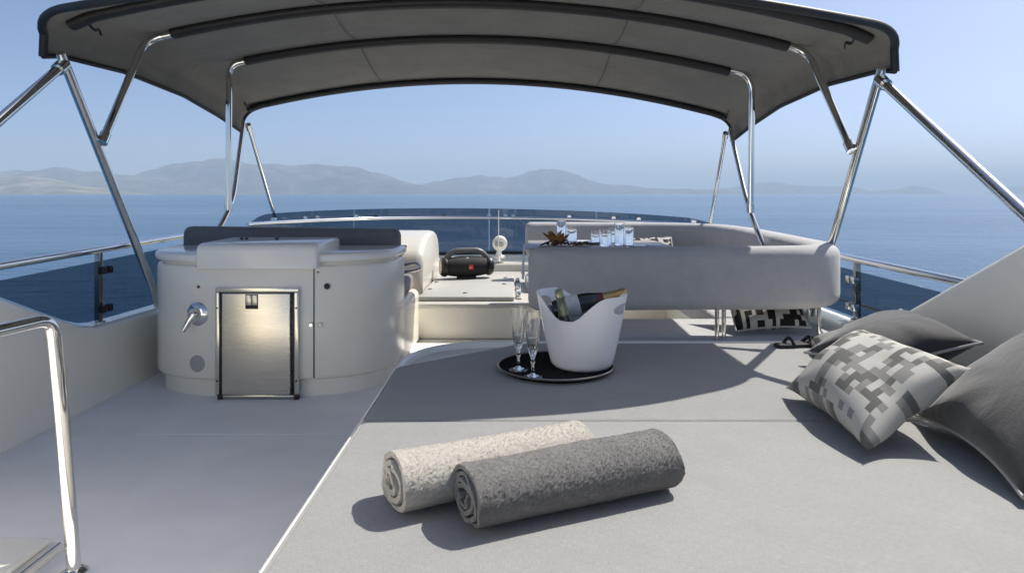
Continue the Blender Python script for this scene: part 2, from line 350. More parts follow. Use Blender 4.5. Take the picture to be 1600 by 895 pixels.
hills('hills', 'hazy pointed mountain in the middle of the horizon', 17500, [(560, 0), (620, 9), (660, 15), (700, 22), (725, 26), (755, 29), (790, 25), (820, 30), (845, 37), (862, 38), (885, 35), (915, 24), (945, 15), (985, 13), (1010, 9), (1060, 8), (1120, 7), (1200, 0)], 4200, HM2, 4)
hills('hills', 'faint low islands on the horizon', 21000, [(1040, 0), (1100, 5), (1150, 11), (1200, 19), (1240, 14), (1290, 11), (1330, 12), (1360, 5), (1400, 7), (1430, 14), (1455, 9), (1480, 0)], 3600, HM2, 5)
hills('hills', 'faint island at the end of the horizon', 22000, [(1535, 0), (1570, 8), (1595, 13), (1640, 12), (1700, 8), (1800, 0)], 3000, HM2, 6)
t = thing('distant_ship', 'small dark ship far off below the brown headland', 'ship', (-5200, 7900, SEAZ))
bx = -5200
loft('hull', [[Vector((bx + x * (1 + .1 * (z > 5)), 7900 + y * w_, SEAZ + z)) for (x, y) in ((-70, -9), (55, -9), (80, 0), (55, 9), (-70, 9))] for z, w_ in ((-.5, .8), (6, 1), (13, 1.05))], DGREY, t)
box('superstructure', (bx - 55, 7892, SEAZ + 13), (bx + 10, 7908, SEAZ + 24), GREYM, t, 1)
box('funnel', (bx - 30, 7896, SEAZ + 24), (bx - 18, 7904, SEAZ + 31), DGREY, t, 1)

# ------------------------------------------------------------------ deck
BL, BR = -2.17, 1.77       # inner faces of the bulwarks
deck = mk('deck', [(-2.35, -4, -.012), (1.95, -4, -.012), (1.95, 8.1, -.012), (-2.35, 8.1, -.012)], [(0, 1, 2, 3)], DGREY, smooth=False); deck['kind'] = 'structure'; deck['label'] = 'pale grey non-skid flybridge deck'
for y0, y1 in ((-4, -.803), (-.8, 3.127), (3.131, 8.1)):  # aft pair lies out of view, added to bounce sunlight forward
    for x0, x1 in ((-2.3, -.3), (-.297, 1.9)):
        box('deck_panel', (x0, y0, -.03), (x1, y1, 0), DECKM, deck, .002, 1)

# ------------------------------------------------------------------ bulwarks rising into the arch wings
def bulwark(side, inner, label, ztop, d0, d1):
    secs = []
    n = 64
    for i in range(n + 1):
        d = d0 + (d1 - d0) * i / n; zt = ztop(d); s = side
        lean = .05 * max(0, (zt - .38))
        xi = inner
        prof = [(xi, -.25), (xi, .05), (xi + s * .03, zt * .6), (xi + s * (.035 + lean), zt - .035), (xi + s * (.045 + lean), zt - .012), (xi + s * (.07 + lean), zt),
                (xi + s * (.19 + lean), zt - .004), (xi + s * (.225 + lean), zt - .03), (xi + s * .26, zt - .3), (xi + s * .3, -.8), (xi + s * .1, -.8)]
        secs.append([Vector((x, d, z)) for x, z in prof])
    o = loft('bulwark', secs, WINGM if side > 0 else GEL, ang=60); return tag(o, label, 'bulwark')
def sm(t): t = min(1, max(0, t)); return t * t * (3 - 2 * t)
def ztl(d): d = max(d, .1); return .385 + (.43 * math.log(1 + math.exp((3.60 - d) / .05)) * .05) - .012 * max(0, d - 3.7)
def ztr(d): d = max(d, .6); return .385 + (.52 * math.log(1 + math.exp((3.50 - d) / .06)) * .06)
bulwark(-1, BL, 'cream fibreglass side wall of the deck beside the stair rail', ztl, -2.6, 6.3)  # unseen aft end lengthened to bounce sunlight onto the cabinet
bulwark(1, BR, 'grey fibreglass wing sloping up beside the scattered pillows', ztr, -2.6, 6.2)

# ------------------------------------------------------------------ side rails with tinted glass
def guard_rail(side, xr, zr, zg, ztop, d0, d1, posts, label):
    t = thing('guard_rail', label, 'railing', (xr, posts[0], ztop(posts[0])))
    tube('top_rail', [(xr, d, zr(d)) for d in np.linspace(d0, d1, 16)], .02, CHROME, t, 14)
    ds = sorted([d0 + .05] + posts + [d1]); xg = xr - side * .012
    for a, b in zip(ds[:-1], ds[1:]):
        V = []; n = 12; a += .022; b -= .022
        for i in range(n + 1):
            d = a + (b - a) * i / n
            for off in (-.004, .004):
                V += [(xg + off, d, min(ztop(d) + .02, zg(d) - .005)), (xg + off, d, zg(d))]
        Fc = []
        for i in range(n):
            q = i * 4; r_ = q + 4
            Fc += [(q, r_, r_ + 1, q + 1), (q + 2, q + 3, r_ + 3, r_ + 2), (q + 1, r_ + 1, r_ + 3, q + 3), (q, q + 2, r_ + 2, r_)]
        Fc += [(0, 1, 3, 2), (n * 4, n * 4 + 2, n * 4 + 3, n * 4 + 1)]
        mk('glass_panel', V, Fc, TINT, t, smooth=False)
    for d in posts:
        p = box('stanchion', (xr - .016, d - .016, ztop(d) - .02), (xr + .016, d + .016, zr(d) - .012), mat_post, t, .004)
        for zz in (zg(d) - .05, ztop(d) + .08):
            for s2 in (-1, 1):
                box('glass_clamp', (xr - side * .034 - .012, d + s2 * .03 - .016, zz - .02), (xr - side * .034 + .024, d + s2 * .03 + .016, zz + .02), BLACKP if side < 0 else CHROME, p, .005)
        lathe('base_flange', [(0, 0), (.035, 0), (.035, .008), (.02, .014), (0, .014)], CHROME, t, (xr, d, ztop(d)), 20)
    return t
mat_post = mat('post_steel', (.30, .29, .27), .18, 1)
guard_rail(-1, -2.30, lambda d: .775 + .018 * (d - 3), lambda d: .712 + .02 * (d - 3), ztl, 2.55, 5.35, [3.80, 5.2], 'chrome rail with tinted glass behind the drinks cabinet')
gr = guard_rail(1, 1.95, lambda d: .718 + .012 * (d - 3), lambda d: .655 + .012 * (d - 3), ztr, 2.6, 5.55, [3.86, 5.3], 'chrome rail with tinted glass beside the curved sofa')
tube('lower_tube', [(2.12, d, .43 - .02 * (d - 3.8)) for d in np.linspace(3.3, 5.4, 8)], .010, GREYM, gr, 8)  # thin grey tube along the pale line outside the glass

# ------------------------------------------------------------------ windscreen round the bow
def wpt(tdeg, z=0, inset=0):
    a = R(tdeg); return Vector((-.15 + (2.2 - inset) * math.sin(a), 5.2 + (2.7 - inset) * math.cos(a), z))
def wtop(tdeg): return EYE - (.17 + .045 * (tdeg / 75) ** 2 + .035 * math.sin(R(tdeg)))
def wrail(tdeg): return EYE - (.272 + .02 * math.sin(R(tdeg)))
t = thing('windscreen', 'curved tinted windscreen wrapped round the bow with a rail inside', 'windscreen', (-.15, 7.9, .42))
cuts = [-76, -44, -3, 30, 62, 76]
for a, b in zip(cuts[:-1], cuts[1:]):
    V = []; Fc = []; n = 16
    for i in range(n + 1):
        td = a + .12 + (b - a - .24) * i / n
        e = 1.0
        for ins in (0, .008):
            zt = wtop(td)
            if td < -70: zt -= .06 * ((-70 - td) / 6) ** 2
            if td > 60: zt -= .10 * ((td - 60) / 16) ** 1.3
            V += [wpt(td, .40, ins + .02), wpt(td, zt, ins + .05)]
    for i in range(n):
        q = i * 4; r_ = q + 4
        Fc += [(q, q + 1, r_ + 1, r_), (q + 2, r_ + 2, r_ + 3, q + 3), (q + 1, q + 3, r_ + 3, r_ + 1), (q, r_, r_ + 2, q + 2)]
    Fc += [(0, 2, 3, 1), (n * 4, n * 4 + 1, n * 4 + 3, n * 4 + 2)]
    mk('glass_panel', V, Fc, TINT, t, smooth=False)
tube('inner_rail', [wpt(td, wrail(td), .13) for td in np.linspace(-80, 80, 60)], .017, CHROME, t, 10)
tube('gasket', [wpt(td, .425, .03) for td in np.linspace(-76, 76, 60)], .018, BLKR, t, 8)
for td in (-70, -60, -56, -44, -38, -17, -3, 2, 4.5, 22, 36, 44, 62):
    c = wpt(td, wrail(td) + .022, .10)
    cl = lathe('glass_clamp', [(0, -.02), (.022, -.02), (.022, .02), (0, .02)], CHROME, t, c, 12, Matrix.Rotation(R(90), 3, 'X') if True else None)
    tube('clamp_arm', [c, wpt(td, wrail(td) + .03, .06)], .008, CHROME, cl, 8)
# foredeck moulding under the glass
def ring(name, prof, m, label):
    secs = []
    for td in np.linspace(-88, 88, 70):
        secs.append([wpt(td, z, ins) for ins, z in prof])
    o = loft(name, secs, m, ang=45); return tag(o, label, 'moulding')
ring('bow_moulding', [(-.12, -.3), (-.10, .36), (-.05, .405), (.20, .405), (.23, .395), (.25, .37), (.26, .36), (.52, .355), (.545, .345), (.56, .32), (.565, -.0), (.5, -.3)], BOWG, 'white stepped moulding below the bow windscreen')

# ------------------------------------------------------------------ search light and whip aerial on the bow moulding
c = P(781, 380, 7.45)
t = thing('search_light', 'small round white search light on the bow moulding', 'search light', (c.x, c.y, .40))
hd = lathe('lamp_head', [(0, -.09), (.05, -.085), (.075, -.05), (.082, 0), (.080, .03), (.07, .04), (0, .04)], GELW, t, c, 28, Matrix.Rotation(R(100), 3, 'X') @ Matrix.Rotation(R(0), 3, 'Y'))
box('lens', (c.x - .052, c.y - .075, c.z - .035), (c.x + .04, c.y - .036, c.z + .035), SPK, hd, .02, 3)
tube('bracket', [(c.x - .02, c.y, .40), (c.x, c.y, c.z - .05)], [.04, .022], GELW, t, 12)
lathe('foot', [(0, 0), (.07, 0), (.065, .02), (.03, .035), (0, .035)], GELW, t, (c.x, c.y, .40), 24)
lathe('bolt_knob', [(0, 0), (.018, 0), (.018, .03), (0, .03)], CHROME, t, (c.x + .065, c.y - .03, .405), 12)
q = P(779, 400, 7.25)
t = thing('whip_aerial', 'thin white whip aerial beside the search light', 'aerial', (q.x, q.y, .40))
tube('whip', [(q.x, q.y, .40), (q.x, q.y, .93)], [.006, .004], GELW, t, 8)
lathe('aerial_base', [(0, 0), (.02, 0), (.016, .03), (.008, .05), (0, .05)], GELW, t, (q.x, q.y, .385), 14)

# ------------------------------------------------------------------ drinks cabinet
ccx, ccy, ca, cb = -1.382, 4.2, .705, .525
def cab_out(ins=0, n=44, ex=2.7, back=4.29):
    pts = []
    for i in range(n + 1):
        a = math.pi + math.pi * i / n; cx_ = math.cos(a); sy_ = math.sin(a)
        pts.append((ccx + (ca - ins) * abs(cx_) ** (2 / ex) * (1 if cx_ > 0 else -1), ccy - (cb - ins) * abs(sy_) ** (2 / ex)))
    pts.append((ccx + ca - ins, back - ins)); pts.append((ccx - ca + ins, back - ins)); return pts
def cab_loft(name, levels, m, parent):
    return loft(name, [[Vector((x, y, z)) for x, y in cab_out(ins)] for ins, z in levels], m, parent, ang=45)
t = thing('drinks_cabinet', 'rounded cream drinks cabinet with a steel fridge and raised lid', 'cabinet', (ccx, 3.9, 0))
cab_loft('plinth', [(.034, 0), (.034, .092)], GEL, t)
cab_loft('body', [(.02, .092), (.006, .10), (0, .115), (0, .695), (.006, .706), (.02, .71)], GEL, t)
cab_loft('counter_recess', [(.028, .708), (.028, .727)], GEL, t)
ct = cab_loft('countertop', [(.012, .725), (-.006, .732), (-.012, .745), (-.010, .765), (.002, .776), (.02, .779)], GELW, t)
# raised lid over the grill
lx0, lx1 = -1.695, -1.045
secs = []
prf = [(3.655, .700), (3.652, .79), (3.657, .812), (3.672, .828), (3.70, .834), (4.13, .838), (4.15, .83), (4.155, .70)]
for x, s in ((lx0, 1), (lx0 + .004, .5), (lx0 + .015, 0), (lx1 - .015, 0), (lx1 - .004, .5), (lx1, 1)):
    secs.append([Vector((x, y + (.012 * s if y < 3.9 else -.012 * s), z - (.012 * s if z > .75 else 0))) for y, z in prf])
lid = loft('grill_lid', secs, GELW, t, ang=40)
for xx in (lx0 + .13, lx0 + .16, -1.36): lathe('lid_hinge', [(0, 0), (.010, 0), (.010, .014), (0, .014)], DGREY, lid, (xx, 3.95, .834), 10)
# fridge
fx0, fx1, fz0, fz1, fd = -1.588, -1.143, .008, .598, 3.652
fr = box('fridge', (fx0 + .01, fd + .012, fz0 + .02), (fx1 - .01, fd + .35, fz1 - .006), DGREY, t, .003)
box('frame_bar', (fx0, fd, fz1 - .024), (fx1, fd + .03, fz1), CHROMEW if False else mat('frame_steel', (.72, .69, .60), .2, 1), fr, .003)
FST = bpy.data.materials['frame_steel']
for a, b in ((fx0, fx0 + .022), (fx1 - .022, fx1)):
    bar = box('frame_bar', (a, fd, fz0 + .012), (b, fd + .03, fz1 - .025), FST, fr, .003)
    for zz in (.10, .49): lathe('screw', [(0, 0), (.005, 0), (.005, .003), (0, .003)], DGREY, bar, ((a + b) / 2, fd - .0005, zz), 8, Matrix.Rotation(R(90), 3, 'X'))
dr = box('fridge_door', (fx0 + .040, fd - .012, fz0 + .022), (fx1 - .040, fd + .03, fz1 - .028), STEEL, fr, .005, 3)
mx = (fx0 + fx1) / 2 - .022
LT = mat('latch_steel', (.6, .56, .48), .3, 1)
la = box('door_latch', (mx - .034, fd - .016, .487), (mx + .034, fd - .004, .565), DGREY, fr, .003)
box('latch_plate', (mx - .031, fd - .019, .507), (mx - .001, fd - .012, .562), LT, la, .002); box('latch_plate', (mx + .001, fd - .019, .507), (mx + .031, fd - .012, .562), LT, la, .002)
box('latch_pull', (mx - .030, fd - .021, .489), (mx + .030, fd - .012, .503), BLACKP, la, .003)
box('bottom_trim', (fx0 + .02, fd + .002, fz0), (fx1 - .02, fd + .028, fz0 + .016), FST, fr, .003)
for xx in (fx0 + .025, fx1 - .012): box('foot', (xx - .012, fd - .004, .001), (xx + .012, fd + .03, .03), BLACKP, fr, .003)
# shower mixer
def frontd(x):
    k = abs((x - ccx) / ca); return ccy - cb * (1 - k ** 2.7) ** (1 / 2.7)
sx_ = (312 - 800) / FPX * 3.72; sz_ = EYE - (489 - 303) / FPX * 3.72; sd = frontd(sx_)
def front_rot(x):
    e = .002; tx = Vector((2 * e, frontd(x + e) - frontd(x - e), 0)).normalized(); nrm = Vector((tx.y, -tx.x, 0))
    return Matrix((tx, Vector((0, 0, 1)), nrm)).transposed()
mxr = lathe('shower_mixer', [(0, 0), (.064, 0), (.064, .006), (.055, .016), (.034, .022), (.030, .045), (.024, .055), (0, .058)], CHROME, t, (sx_, sd + .002, sz_), 36, front_rot(sx_))
tube('lever', [(sx_, sd - .045, sz_ + .005), (sx_ - .02, sd - .055, sz_ - .03), (sx_ - .05, sd - .062, sz_ - .085)], [.020, .016, .011], CHROME, mxr, 12, sx=.6)
vz = EYE - (566 - 303) / FPX * 3.72
ve = lathe('round_vent', [(0, 0), (.062, 0), (.062, .003), (.055, .005), (0, .005)], GEL, t, Vector((sx_, sd, vz)) - front_rot(sx_) @ Vector((0, 0, .001)), 36, front_rot(sx_))
lathe('grille', [(0, 0), (.046, 0), (.046, .003), (0, .004)], SPK, ve, Vector((sx_, sd, vz)) + front_rot(sx_) @ Vector((0, 0, .003)), 32, front_rot(sx_))
def stud(name, px, py, r, dpt, m, par=t):
    x = (px - 800) / FPX * 3.7; dd = frontd(x); x = (px - 800) / FPX * dd; z = EYE - (py - 303) / FPX * dd
    return lathe(name, [(0, -.004), (r, -.004), (r, dpt * .7), (r * .7, dpt), (0, dpt)], m, par, (x, frontd(x), z), 20, front_rot(x))
stud('black_knob', 511, 447, .016, .014, BLACKP); stud('lamp_dot', 310.5, 448, .008, .006, mat('dull_red', (.12, .015, .015), .4)); stud('black_screw', 497, 425, .005, .004, BLACKP)
for px in (486, 500): 
    s_ = stud('door_catch', px, 507, .013, .02, CHROME)
dx = (491 - 800) / FPX * 3.70
box('door_gap', (dx - .004, frontd(dx) - .0015, .105), (dx + .003, frontd(dx) + .05, .70), DGREY, t, 0)

# ------------------------------------------------------------------ helm bench behind the cabinet
t = thing('helm_bench', 'charcoal upholstered bench backing onto the drinks cabinet', 'bench', (-1.4, 4.6, 0))
bp_ = [Vector((x, 4.385 + .0 * x, .655 - .012 * (x + 1.4))) for x in np.linspace(-2.05, -.76, 14)]
sweep('backrest', bp_, [(o, z) for o, z in rrect(.13, .46, .045)], NAVY, t, endround=.045)
box('bench_base', (-2.12, 4.31, 0), (-.69, 5.08, .40), GEL, t, .04, 4)
sweep('seat_cushion', [Vector((x, 4.77, .455)) for x in np.linspace(-2.03, -.76, 10)], rrect(.62, .11, .035), NAVY, t, endround=.03)
gh = tube('grab_handle', [(-.80, 4.75, .60), (-.66, 4.75, .62), (-.63, 4.75, .595), (-.66, 4.75, .57), (-.80, 4.75, .55)], .010, CHROME, t, 10, .02)

# ------------------------------------------------------------------ helm console
t = thing('helm_console', 'white moulded helm console ahead of the charcoal bench', 'console', (-1.4, 6.3, 0))
prf = [(5.62, 0), (5.60, .40), (5.66, .63), (5.76, .70), (5.95, .765), (6.30, .80), (6.62, .795), (6.82, .70), (6.90, .52), (6.92, 0)]
prf2 = [Vector((0, y, z)) for y, z in prf]; prf2 = fillet(prf2, .08, 4)
secs = []
for x, s in ((-2.05, .06), (-2.03, .02), (-1.99, 0), (-.80, 0), (-.755, .015), (-.735, .045)):
    secs.append([Vector((x, 6.26 + (p.y - 6.26) * (1 - s * .8), p.z * (1 - s) * .945)) for p in prf2])
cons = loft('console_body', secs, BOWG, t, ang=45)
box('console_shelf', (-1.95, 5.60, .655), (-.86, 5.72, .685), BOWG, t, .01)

tube('steering_wheel', [(-1.5 + .19 * math.cos(a), 5.50 + .04 * math.sin(a), .62 + .19 * math.sin(a)) for a in np.linspace(0, 2 * math.pi, 33)[:-1]], .014, BLKR, t, 10, closed=True)

# ------------------------------------------------------------------ bow locker with hatch
t = thing('deck_locker', 'low cream deck locker with a white hatch lid under the loudspeaker', 'locker', (-.35, 6.0, 0))
lk = box('locker_body', (-.92, 5.16, 0), (.20, 7.4, .262), GEL, t, .03, 4)
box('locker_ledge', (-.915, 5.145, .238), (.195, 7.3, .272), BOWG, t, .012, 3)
hl = box('hatch_lid', (-.725, 5.27, .273), (.02, 6.72, .308), HATCH, t, .014, 3)
for px, py in ((682, 441), (672, 452), (727, 458), (790, 434), (788, 444)):
    g = G(px, py, .308); lathe('hatch_stud', [(0, 0), (.022, 0), (.018, .008), (0, .010)], GREYM, hl, (g.x, g.y, .307), 14)
box('hinge_plate', (.035, 5.35, .273), (.075, 6.6, .284), SPK, t, .003)
for k in range(3): box('hinge_block', (.036, 5.42 + k * .45, .285), (.07, 5.50 + k * .45, .315), CHROME, t, .006)
box('step_tread', (-.96, 5.10, .0), (-.70, 5.155, .05), GELW, t, .01)
box('corner_patch', (-.905, 5.19, .273), (-.775, 5.55, .279), YEL, t, .003)  # flat yellow-brown patch laid on the locker corner

# ------------------------------------------------------------------ loudspeaker on the hatch
lp = Vector(((729 - 800) / FPX * 6.42, 6.42, .308)); RZ = Matrix.Rotation(R(17), 3, 'Z')
t = thing('loudspeaker', 'black barrel shaped portable loudspeaker with carry handle on the hatch', 'loudspeaker', lp)
def B(v): return lp + RZ @ Vector(v)
secs = []
NS = 26
for i in range(NS + 1):
    u = -1 + 2 * i / NS; x = .215 * u; r = .104 * (1 - .26 * abs(u) ** 2.6)
    secs.append([B((x, r * math.cos(a) * .93, .112 + r * math.sin(a) * .93)) for a in np.linspace(0, 2 * math.pi, 33)[:-1]])
bd = loft('speaker_body', secs, mat('speaker_cloth', (.010, .010, .011), .75, bump=.5, bscale=900), t, ang=50)
for s in (-1, 1):
    e = loft('end_cap', [[B((s * x, r * math.cos(a), .112 + r * math.sin(a))) for a in np.linspace(0, 2 * math.pi, 29)[:-1]] for x, r in ((.195, .088), (.215, .092), (.238, .084), (.25, .072), (.247, .064))], BLACKP, t, ang=50)
    loft('radiator', [[B((s * x, r * math.cos(a), .112 + r * math.sin(a))) for a in np.linspace(0, 2 * math.pi, 25)[:-1]] for x, r in ((.244, .063), (.250, .060), (.246, .045), (.253, .02), (.253, .002))], mat('radiator_metal', (.55, .5, .40), .3, .9), e, ang=50)
hp = fillet([B((-.232, -.01, .10)), B((-.215, -.01, .175)), B((-.13, -.005, .262)), B((.13, -.005, .262)), B((.215, -.01, .175)), B((.232, -.01, .10))], .09, 8)
tube('handle', hp, .0155, mat('handle_rubber', (.11, .11, .115), .4), t, 12, sx=1.7)
box('foot_bar', lp + Vector((-.09, -.05, 0)), lp + Vector((.09, .05, .022)), BLKR, t, .006)
lc = B((.02, -.098, .112))
def textobj(name, s, size, M, m, parent, ext=.0008):
    cu = bpy.data.curves.new(name, 'FONT'); cu.body = s; cu.size = size; cu.align_x = 'CENTER'; cu.align_y = 'CENTER'; cu.extrude = ext; cu.resolution_u = 2
    o = bpy.data.objects.new(name, cu); COL.objects.link(o); dg = bpy.context.evaluated_depsgraph_get(); me = bpy.data.meshes.new_from_object(o.evaluated_get(dg)); bpy.data.objects.remove(o)
    me.transform(M); return fin(name, me, m, parent, smooth=False)
lg = box('badge', lc - Vector((.021, .004, .020)), lc + Vector((.021, .006, .020)), REDM, t, .004, rot=RZ)
textobj('lettering', 'JBL', .019, Matrix.Translation(lc + RZ @ Vector((-.004, -.0055, 0))) @ RZ.to_4x4() @ Matrix.Rotation(R(90), 4, 'X'), WPRINT, lg)
textobj('lettering', 'JBL', .018, Matrix.Translation(B((0, -.050, .196))) @ RZ.to_4x4() @ Matrix.Rotation(R(42), 4, 'X'), WPRINT, t)

# ------------------------------------------------------------------ curved sofa
t = thing('curved_sofa', 'grey upholstered U-shaped sofa with a thick wraparound backrest', 'sofa', (1.0, 4.8, 0))
pth = catmull([(.14, 3.565), (.5, 3.56), (1.0, 3.545), (1.42, 3.535), (1.615, 3.60), (1.71, 3.78), (1.755, 4.1), (1.84, 5.0), (1.86, 5.6), (1.76, 6.05), (1.40, 6.32), (.9, 6.42), (.18, 6.46)] if False else
              [(.14, 3.565, 0), (.5, 3.56, 0), (1.0, 3.545, 0), (1.42, 3.535, 0), (1.615, 3.60, 0), (1.71, 3.78, 0), (1.755, 4.1, 0), (1.84, 5.0, 0), (1.86, 5.6, 0), (1.76, 6.05, 0), (1.40, 6.32, 0), (.9, 6.42, 0), (.18, 6.46, 0)], 7)
for p in pth: p.z = .655 + (.010 * p.x if p.y < 4 else .017) + (.0 if p.y < 5 else -.0)
sweep('backrest', pth, rrect(.17, .322, .06, 6), SOFA, t, endround=.055)
def seat(name, poly, rads, z0, z1, m=SOFA): return prism(name, round_poly(poly, rads), z0, z1, m, t, .03, 4)
seat('seat_cushion', [(.08, 3.50), (1.74, 3.46), (1.74, 4.05), (.08, 4.05)], [.05, .04, .04, .1], .25, .365)
seat('seat_cushion', [(1.22, 4.056), (1.74, 4.056), (1.80, 5.70), (1.22, 5.70)], [.02, .02, .02, .02], .25, .365)
seat('seat_cushion', [(.12, 5.706), (1.80, 5.706), (1.70, 6.28), (.12, 6.38)], [.1, .02, .1, .1], .25, .365)
def sbase(poly): return prism('seat_base', [Vector(p) for p in poly], 0, .247, GEL, t, .01)
sbase([(.12, 3.54), (1.76, 3.50), (1.76, 3.98), (.12, 3.98)]); sbase([(1.30, 3.985), (1.76, 3.985), (1.80, 5.78), (1.30, 5.78)]); sbase([(.16, 5.785), (1.80, 5.785), (1.70, 6.35), (.16, 6.4)])
for x, y in ((1.045, 3.482), (1.085, 3.50), (.45, 3.56), (1.60, 3.56)):
    tube('backrest_post', [(x, y, .365 if y > 3.51 else .33), (x, y, .56)], .011, CHROME, t, 10)
for px, py, dd in ((1267, 488, 3.9),):
    q = P(px, py, dd); tube('backrest_post', [(1.74, 4.02, .33), (1.74, 4.02, .6)], .014, CHROME, t, 10)

# ------------------------------------------------------------------ table and what stands on it
t = thing('dining_table', 'wooden topped table inside the curved sofa', 'table', (.65, 4.85, 0)); TZ = .735
prism('tabletop', round_poly([(.12, 4.42), (1.12, 4.42), (1.12, 5.38), (.12, 5.38)], [.05] * 4), TZ - .03, TZ, WOODM, t, .006)
lathe('pedestal', [(0, 0), (.2, 0), (.19, .02), (.06, .05), (.045, .1), (.045, .66), (.1, .705), (0, .705)], CHROME, t, (.62, 4.9, 0), 28)
nap = []
def cloth(name, label, cat, x0, x1, y0, y1, z, hang=0, m=LINEN, group=None):
    V = []; n = 10
    for i in range(n + 1):
        for j in range(n + 1):
            V.append((x0 + (x1 - x0) * i / n, y0 + (y1 - y0) * j / n, z + .003 * math.sin(i * 1.3 + j * .7)))
    Fc = [(i * (n + 1) + j, (i + 1) * (n + 1) + j, (i + 1) * (n + 1) + j + 1, i * (n + 1) + j + 1) for i in range(n) for j in range(n)]
    if hang:
        k = len(V)
        for j in range(n + 1):
            V.append((x0 - .016, y0 + (y1 - y0) * j / n, z - .01)); V.append((x0 - .022 - .01 * math.sin(j), y0 + (y1 - y0) * j / n, z - hang))
        for j in range(n): Fc += [(j, j + 1, k + 2 * j + 2, k + 2 * j), (k + 2 * j, k + 2 * j + 2, k + 2 * j + 3, k + 2 * j + 1)]
    o = mk(name, V, Fc, m, ang=70); so_ = o.modifiers.new('s', 'SOLIDIFY'); so_.thickness = .004; so_.offset = 1; return tag(o, label, cat, group)
cloth('napkin', 'pale blue linen runner hanging over the end of the table', 'napkin', .10, .40, 4.50, 4.95, TZ + .001, .20)
def tumbler(px, pyb, d, h, r, label, grp='glasses on the table'):
    x = (px - 800) / FPX * d; f = lambda a, z: 1 + .02 * math.cos(12 * a) * (1 if z > .01 else 0)
    o = lathe('tumbler', [(0, 0), (r * .86, 0), (r * .92, .004), (r, h), (r - .003, h), (r * .82, .014), (0, .014)], CLEAR, None, (x, d, TZ + .0005), 24, facet=f)
    return tag(o, label, 'glass', grp)
tumbler(877, 388, 5.25, .165, .036, 'tall clear glass behind the dried leaves'); tumbler(893, 388, 5.1, .12, .043, 'short clear glass beside the dried leaves')
tumbler(946, 388, 4.75, .115, .045, 'short clear glass between white plates'); tumbler(968, 388, 4.85, .16, .036, 'tall clear glass in the cluster by the plates'); tumbler(982, 388, 4.7, .145, .036, 'medium tall clear glass by the blue napkin')
tumbler(931, 388, 4.95, .10, .038, 'small clear glass behind the short glasses'); tumbler(959, 388, 5.15, .11, .036, 'small clear glass behind the tall glasses')
for px, d, n_, lab in ((912, 5.0, 1, 'white plate beside the dried leaves'), (1003, 4.66, 2, 'white plate by the blue napkin')):
    x = (px - 800) / FPX * d
    tag(lathe('plate', [(0, 0), (.07, 0), (.125, .014), (.13, .018), (.12, .017), (.07, .006), (0, .005)], WHITEC, None, (x, d, TZ + .0005), 36), lab, 'plate', 'plates on the table')
tag(box('folded_napkin', (.905, 4.46, TZ + .0005), (1.06, 4.62, TZ + .022), LINEN, None, .008, 3), 'folded pale blue napkin on the table edge', 'napkin')
cp = Vector(((882 - 800) / FPX * 4.62, 4.62, TZ + .0005))
t = thing('centrepiece', 'dried brown leaves and berries on a small wooden board', 'centrepiece', cp)
box('board', cp + Vector((-.17, -.07, 0)), cp + Vector((.17, .07, .018)), WOODM, t, .005)
for k in range(22):
    a = random.uniform(0, 6.28); tl = random.uniform(.2, 1.0); L_ = random.uniform(.06, .125); w_ = .014; base = cp + Vector((-.055 + random.uniform(-.02, .02), random.uniform(-.02, .02), .02))
    dr_ = Vector((math.cos(a) * tl, math.sin(a) * tl, 1)).normalized(); sd_ = dr_.cross(Vector((math.sin(a), -math.cos(a), .3))).normalized()
    bend = Vector((math.cos(a), math.sin(a), -.3)) * .02
    V = [base, base + dr_ * L_ * .4 + sd_ * w_, base + dr_ * L_ * .4 - sd_ * w_, base + dr_ * L_ * .45 + bend * .3 + Vector((0, 0, .004)), base + dr_ * L_ * .75 + sd_ * w_ * .7 + bend * .6, base + dr_ * L_ * .75 - sd_ * w_ * .7 + bend * .6, base + dr_ * L_ + bend]
    mk('leaf', V, [(0, 1, 3), (0, 3, 2), (1, 4, 3), (3, 5, 2), (3, 4, 6), (3, 6, 5)], BROWN, t)
for k in range(60):
    bm = bmesh.new(); bmesh.ops.create_icosphere(bm, subdivisions=1, radius=random.uniform(.006, .011))
    bmesh.ops.translate(bm, verts=bm.verts, vec=cp + Vector((random.uniform(-.12, .16), random.uniform(-.05, .05), .022 + random.uniform(0, .016))))
    bmobj('berry', bm, BEAD, t)
tube('twig', [cp + Vector((-.165, -.03, .02)), cp + Vector((-.10, -.02, .045)), cp + Vector((.02, 0, .05))], .006, DGREY, t, 6)

